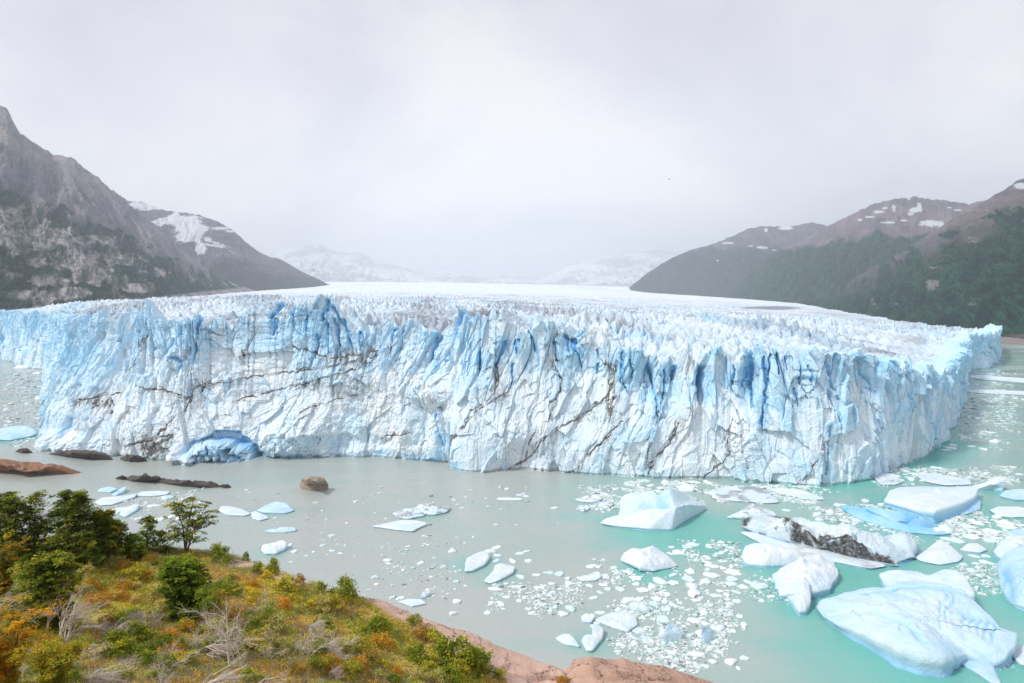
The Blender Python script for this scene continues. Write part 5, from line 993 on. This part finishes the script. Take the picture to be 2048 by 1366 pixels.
DM = [dead_mesh(1.5, 4, 4, .25), dead_mesh(1.5, 5, 4, .05), dead_mesh(1.5, 3, 4, .45, .4), dead_mesh(1.5, 6, 3, .15, .6), dead_mesh(1.5, 2, 4, .1, .35, thick=1.4)]
def dead_at(u, vb, hp, mi, label, group=None, big=None, rz=None):
    p, D = at_hill(u, vb); h = hp * D / F
    o = link('dead_tree' if big else 'dead_shrub', big(h) if big else DM[mi], None, p)
    if not big: s_ = h / 1.5; o.scale = (s_ * vr.uniform(.85, 1.2), s_, s_); o.rotation_euler = (0, 0, vr.uniform(-.6, .6) if rz is None else rz)
    tag(o, label, 'dead tree' if big else 'dead shrub', group)
bt = lambda h: dead_mesh(h, 1, 4, .03, .35, thick=1.9, kids=3)
dead_at(22, 1098, 128, 0, 'bleached dead trunk with forked twigs, tallest at the left edge', big=bt)
dead_at(40, 1096, 96, 0, 'straight pale dead trunk just right of the tallest bleached one', big=bt)
dead_at(58, 1100, 84, 0, 'short pale dead snag, rightmost of the bleached trunks at the left edge', big=bt)
dead_at(74, 1095, 60, 0, 'thin dead stem leaning right in front of the evergreen clump', big=bt)
dead_at(100, 1280, 108, 0, 'small bare grey tree with a slim trunk, left of the windswept dead shrub', big=bt)
dead_at(120, 1283, 96, 0, 'thin upright bare stem between the slim bare tree and the windswept shrub', big=bt)
dead_at(136, 1290, 118, 0, 'large fan-shaped windswept dead shrub in front of the dark rounded evergreen', big=lambda h: dead_mesh(h, 4, 4, .25, .4, thick=.9))
dead_at(12, 1250, 120, 0, 'grey windswept dead shrub combed to the right at the left edge', big=lambda h: dead_mesh(h, 5, 4, .35, .4, thick=.8))
dead_at(270, 1262, 48, 1, 'small pale dead shrub like a brush, left of the column-shaped evergreen')
dead_at(312, 1256, 44, 1, 'small white dead shrub with curled twigs, just left of the column-shaped evergreen')
dead_at(178, 1140, 22, 4, 'short white dead stump twigs at the foot of the pyramid-shaped evergreen')
dead_at(465, 1128, 32, 4, 'single thin bare stem on the ridge above the shore')
dead_at(245, 1172, 22, 1, 'tiny white dead twigs in the shrubs below the clump of evergreens')
dead_at(160, 1366, 60, 2, 'bent grey fallen branch pointing right at the bottom left', rz=0)
# the gnarled half-dead tree
p, D = at_hill(462, 1338); s_ = D / F
gt = empty('gnarled_tree', p); tag(gt, 'gnarled half-dead tree with a small green umbrella crown and bare grey side branches', 'tree')
H_ = 186 * s_; segs = []; tip = []
for (dx, lean1, L1) in [(0, -.05, .62), (.25, -.16, .5), (-.1, .12, .45), (.55, .05, .4)]:
    a, d_ = limb((dx, vr.normal(0, .1), -.2), (lean1, vr.normal(0, .05), 1), H_ * L1, 8, .07); segs.append((a, np.linspace(.085 if dx == 0 else .045, .035 if dx == 0 else .02, len(a))))
    for k in range(9 if dx == 0 else 5):
        i = vr.integers(4, len(a)); an = vr.uniform(0, 2 * pi); b_, d2 = limb(a[i], (cos(an), sin(an) * .7, .55), H_ * vr.uniform(.2, .42), 6, .14, .03); segs.append((b_, np.linspace(.022, .008, len(b_))))
        if dx == 0 and k < 6: tip.append(b_[-1])
        for q in range(7):
            j = vr.integers(2, len(b_)); c_, d3 = limb(b_[j], d2 + vr.normal(0, .55, 3), H_ * vr.uniform(.07, .18), 4, .16); segs.append((c_, np.linspace(.009, .004, len(c_))))
            for q2 in range(3): e_, _ = limb(c_[vr.integers(1, 5)], d3 + vr.normal(0, .6, 3), H_ * vr.uniform(.03, .09), 3, .15); segs.append((e_, np.linspace(.005, .003, len(e_))))
    if dx == 0: crown_at = a[-1]
for k in range(5):
    b_, _ = limb(crown_at, (vr.normal(0, .6), vr.normal(0, .5), 1), H_ * .3, 5, .1); segs.append((b_, np.linspace(.03, .01, len(b_))))
tv_, tf = tubes(segs, 4); link('trunk', mesh_from('trunk', tv_, tf, [M['dead']]), gt)
CC = []; cols = []
for (cx, cz, rx, rz_, nsp) in [(-.1, .90, .24, .06, 46), (-.05, .97, .14, .035, 22), (.28, .62, .14, .035, 18), (.30, .5, .12, .03, 14), (-.32, .74, .08, .03, 8), (.45, .7, .06, .02, 6)]:
    for k in range(nsp):
        a = vr.uniform(0, 2 * pi); r_ = sqrt(vr.random()); CC.append((cx * H_ + r_ * cos(a) * rx * H_, r_ * sin(a) * rx * H_ * .8, cz * H_ + vr.normal(0, rz_ * .5) * H_ - r_ * r_ * .04 * H_))
CC = np.array(CC); m_ = 60; an = vr.uniform(0, 2 * pi, (len(CC), m_)); rr = np.sqrt(vr.random((len(CC), m_))) * .26
C = (CC[:, None] + np.stack([rr * np.cos(an), rr * np.sin(an), vr.normal(0, .035, rr.shape)], -1)).reshape(-1, 3)
V, f = leaf_quads(C, .05, .75); c = pal_pick([(0.03, 0.06, 0.015), (0.05, 0.09, 0.02), (0.08, 0.12, 0.03)], len(CC), [.4, .35, .25])[:, None] * vr.uniform(.7, 1.3, (len(CC), m_, 1))
link('crown', mesh_from('crown', V, f, [M['leaf']], None, False, None, np.repeat(c.reshape(-1, 3), 4, 0)), gt)

# bushes: a few shapes in four colours, each copy its own object
def bush_mesh(pal, w_=None, n_=46, per=30, leaf=.06, upr=.35):
    a = vr.uniform(0, 2 * pi, n_); z = vr.random(n_) ** .7; r = np.sqrt(np.clip(1 - (z * .9) ** 2, 0, 1)) * vr.uniform(.5, 1.05, n_) * .6; S_ = np.stack([r * np.cos(a), r * np.sin(a), z * vr.uniform(.7, 1.1, n_)], 1)
    C = (S_[:, None] + vr.normal(0, 1, (n_, per, 3)) * np.array([.10, .10, .07])).reshape(-1, 3); C[:, 2] = np.maximum(C[:, 2], -.05)
    V, f = leaf_quads(C, leaf, upr); c = pal_pick(pal, n_, w_)[:, None] * vr.uniform(.7, 1.35, (n_, per, 1))
    return mesh_from('bush', V, f, [M['leaf']], None, False, None, np.repeat(c.reshape(-1, 3), 4, 0))
PALS = {'g': [(0.045, 0.075, 0.018), (0.08, 0.115, 0.022), (0.13, 0.16, 0.03)], 'y': [(0.13, 0.145, 0.03), (0.19, 0.19, 0.04), (0.10, 0.12, 0.03)],
        'o': [(0.17, 0.105, 0.025), (0.15, 0.11, 0.03), (0.2, 0.14, 0.035)], 'p': [(0.15, 0.17, 0.10), (0.12, 0.13, 0.06), (0.18, 0.18, 0.11)]}
BM = {k: [bush_mesh(v) for _ in range(4)] for k, v in PALS.items()}
BL = {'g': 'low dark green leafy bush growing on the hillside', 'y': 'low yellow-green bush growing on the hillside', 'o': 'low orange-brown bush growing on the hillside', 'p': 'low pale grey-green bush growing on the hillside'}
BG = {'g': 'dark green bushes on the hillside', 'y': 'yellow-green bushes on the hillside', 'o': 'orange-brown bushes on the hillside', 'p': 'pale grey-green bushes on the hillside'}
def bush_at(u, v, wpx, hpx, kind, label=None):
    p, D = at_hill(u, v); s = D / F
    o = link('bush', BM[kind][vr.integers(4)], None, p - np.array([0, 0, .05])); o.scale = (wpx * s / 1.2, wpx * s / 1.2, hpx * s); o.rotation_euler = (0, 0, vr.uniform(0, 6.28))
    tag(o, label or BL[kind], 'bush', None if label else BG[kind])
for u, v, a, b_, k, lab in [(443, 1130, 44, 40, 'g', 'round dark green bush on the ridge right of the lone open-crowned evergreen'), (492, 1124, 14, 22, 'g', 'tiny upright green bush on the skyline of the ridge'), (546, 1148, 28, 36, 'g', 'green bush on the ridge between the two bare rock patches'),
    (514, 1150, 26, 24, 'g', 'dark bush below the ridge, right of the upper bare rock patch'), (688, 1200, 56, 48, 'g', 'large spiky green bush where the pink shore rock begins'), (645, 1190, 26, 26, 'g', 'green bush just left of the large spiky one at the pink rock'), (600, 1172, 22, 22, 'o', 'small brownish bush on the ridge by the lower bare rock patch'),
    (830, 1252, 32, 24, 'g', 'dark green tuft sitting on the pink shore rock edge'), (960, 1340, 70, 40, 'g', 'green bush low on the slope beside the pink rock, at the bottom'), (905, 1330, 90, 56, 'g', 'widest green bush low on the slope, at the bottom centre'), (1125, 1366, 30, 12, 'o', 'small green and orange tuft on the pink rock at the bottom')]:
    bush_at(u, v, a, b_, k, lab)
gu = random.Random(3)
for k in range(250):
    u = gu.uniform(0, 1000); v = gu.uniform(1110, 1375)
    if v < np.interp(u, [0, 300, 420, 560, 700, 850, 1000], [1105, 1115, 1125, 1160, 1205, 1275, 1350]) + 4: continue
    x = gu.random(); dens = float(fbm(np.array([u / 90.]), np.array([v / 60.]), 3, 801)[0])
    kind = 'g' if dens > .12 else ('y' if x < .4 else 'p' if x < .7 else 'o')
    if u > 620 and v > 1230 and gu.random() < .5: kind = 'g'
    w_ = gu.uniform(22, 46) * (.8 + (v - 1100) / 500); bush_at(u, v, w_, w_ * gu.uniform(.45, .85), kind)
for k in range(40):
    u = gu.uniform(-5, 720); v = gu.uniform(1255, 1385)
    if v < np.interp(u, [0, 300, 720], [1200, 1210, 1290]): continue
    if gu.random() < ss(300, 720, u) * .5: continue
    dead_at(u, v, gu.uniform(28, 66), gu.randrange(4), 'low bare grey-white dead shrub tangled in the undergrowth', 'dead shrubs in the undergrowth')
# ground cover nobody could count
def cover(name, label, N, kind):
    x = vr.uniform(-52, 22, N * 3); y = vr.uniform(14, 66, N * 3); z, rk_ = gz_at(x, y); u = upix(x, y, z); v = vpix(x, y, z); ys_ = np.interp(x, ee[0], ee[1])
    ok = (u > -60) & (u < 1150) & (v > 1040) & (v < 1420) & (rk_ < 0.35 + .2 * vr.random(len(x))) & (y < ys_ + 1.2)
    pt = fbm(x / 3.5, y / 3.5, 4, 811, .6); pt2 = fbm(x / 5 + 9, y / 5, 4, 813, .6)
    if kind == 'twig': ok &= (pt2 + .55 * ss(1200, 1330, v) - .5 * ss(600, 1000, u) > .18 + .2 * vr.random(len(x)))
    x, y, z, pt, pt2, v = (q[ok][:N] for q in (x, y, z, pt, pt2, v)); n_ = len(x); print(name, n_)
    per = 9 if kind == 'leaf' else 8
    C = np.stack([x, y, z], 1)
    if kind == 'leaf':
        hgt = .10 + .22 * ss(-.2, .5, pt)
        q = C[:, None] + np.stack([vr.normal(0, .10, (n_, per)), vr.normal(0, .10, (n_, per)), vr.random((n_, per)) * hgt[:, None]], -1); V, f = leaf_quads(q.reshape(-1, 3), .055 , .3)
        cg = np.array([(0.09, 0.11, 0.025), (0.17, 0.16, 0.03), (0.27, 0.13, 0.022), (0.30, 0.20, 0.10), (0.19, 0.16, 0.08)])
        sel = np.where(pt > .12, 0, np.where(pt > -.05, 1, np.where(pt2 > .05, 2, np.where(pt2 > -.2, 4, 3)))); sel = np.where(vr.random(n_) < .3, vr.integers(0, 5, n_), sel)
        c = np.minimum(cg[sel] * np.array([4.2, 4.1, 2.5]), .85)[:, None] * vr.uniform(.65, 1.4, (n_, per, 1)); return V, f, np.repeat(c.reshape(-1, 3), 4, 0), M['leaf']
    a = C[:, None] + vr.normal(0, .08, (n_, per, 3)) * np.array([1, 1, .2]); d_ = vr.normal(0, 1, (n_, per, 3)) * np.array([.6, .6, .4]) + np.array([.25, 0, .8]); L_ = vr.uniform(.12, .42, (n_, per, 1)); e = a + d_ * L_
    sd_ = np.cross(d_, vr.standard_normal(d_.shape)); sd_ /= np.linalg.norm(sd_, axis=-1)[..., None]; w_ = .009
    V = np.stack([a - sd_ * w_, a + sd_ * w_, e + sd_ * w_ * .5, e - sd_ * w_ * .5], 2).reshape(-1, 3); f = np.arange(len(V)).reshape(-1, 4)
    cg = np.array([(0.46, 0.39, 0.36), (0.34, 0.27, 0.25), (0.55, 0.49, 0.46)]); c = cg[vr.integers(0, 3, n_)][:, None] * vr.uniform(.7, 1.2, (n_, per, 1)); return V, f, np.repeat(c.reshape(-1, 3), 4, 0), M['leaf']
for nm, lab, N, kd in [('ground_cover', 'dense low heath of green, orange and brown leaves covering the hillside', 46000, 'leaf'), ('dry_twigs', 'tangle of pale pinkish-grey dry twigs covering the lower hillside', 15000, 'twig')]:
    V, f, c, mm = cover(nm, lab, N, kd); o = link(nm, mesh_from(nm, V, f, [mm], None, False, None, c)); tag(o, lab, 'undergrowth', None, 'stuff')

# a bird far off over the ice
def bird():
    p = P(1338.5, 358.5, 240); V = []; F_ = []
    wn = [(-.62, -.02, .10), (-.34, .07, .17), (-.06, .09, .04), (.06, .09, .04), (.34, .07, .17), (.62, -.02, .10), (.34, -.10, .16), (.07, -.12, .03), (-.07, -.12, .03), (-.34, -.10, .16)]
    V = [(x, y, z) for x, y, z in wn] + [(x, y, z - .015) for x, y, z in wn]; F_ = [(0, 1, 9, 0), (1, 2, 8, 9), (2, 3, 7, 8), (3, 4, 6, 7), (4, 5, 6, 4)]
    F_ = [(0, 1, 9, 9), (1, 2, 8, 9), (2, 3, 7, 8), (3, 4, 6, 7), (4, 5, 6, 6)]
    import bmesh
    bm = bmesh.new(); vs = [bm.verts.new(v) for v in V]
    for q in F_:
        q = list(dict.fromkeys(q)); bm.faces.new([vs[i] for i in q]); bm.faces.new([vs[i + 10] for i in reversed(q)])
    for i in range(10): j = (i + 1) % 10; bm.faces.new([vs[i], vs[i + 10], vs[j + 10], vs[j]])
    segs = [(0, -.30, .0, .015), (0, -.16, 0, .05), (0, 0, .01, .075), (0, .14, .02, .06), (0, .24, .03, .04), (0, .30, .035, .035), (0, .38, .03, .008)]
    rings = [[bm.verts.new((x + r * cos(a), y, z + r * .85 * sin(a))) for a in np.arange(8) / 8 * 2 * pi] for x, y, z, r in segs]
    for A, B_ in zip(rings[:-1], rings[1:]):
        for i in range(8): bm.faces.new([A[i], A[(i + 1) % 8], B_[(i + 1) % 8], B_[i]])
    bm.faces.new(rings[0]); bm.faces.new(rings[-1][::-1])
    t1 = [bm.verts.new(v) for v in [(-.09, -.46, 0), (.09, -.46, 0), (.03, -.26, .01), (-.03, -.26, .01)]]; bm.faces.new(t1)
    me_ = bpy.data.meshes.new('bird'); bm.to_mesh(me_); bm.free(); me_.materials.append(M['dark_rock']); o = link('bird', me_, None, p); o.rotation_euler = (0, .15, .9); o.scale = (1.1,) * 3
    tag(o, 'tiny dark bird soaring in the pale sky over the glacier', 'bird')
bird()

# ------------------------------------------------------------------ haze
hm = bpy.data.materials.new('haze'); hm.use_nodes = True; t = hm.node_tree; t.nodes.clear(); o_ = nn(t, 'ShaderNodeOutputMaterial'); pv = nn(t, 'ShaderNodeVolumePrincipled')
pv.inputs['Color'].default_value = (0.87, 0.925, 1.0, 1); pv.inputs['Density'].default_value = 7e-5; pv.inputs['Anisotropy'].default_value = 0.2; t.links.new(pv.outputs[0], o_.inputs['Volume'])
a, b_, c_, d_, e, g = -29000, 29000, -600, 33000, -80, 1800
V = np.array([(x, y, z) for x in (a, b_) for y in (c_, d_) for z in (e, g)], float); f = np.array([(0, 1, 3, 2), (4, 6, 7, 5), (0, 4, 5, 1), (2, 3, 7, 6), (0, 2, 6, 4), (1, 5, 7, 3)])
o = link('haze', mesh_from('haze', V, f, [hm], None, False)); tag(o, 'pale mist thickening over the far end of the glacier valley', 'haze', None, 'stuff')
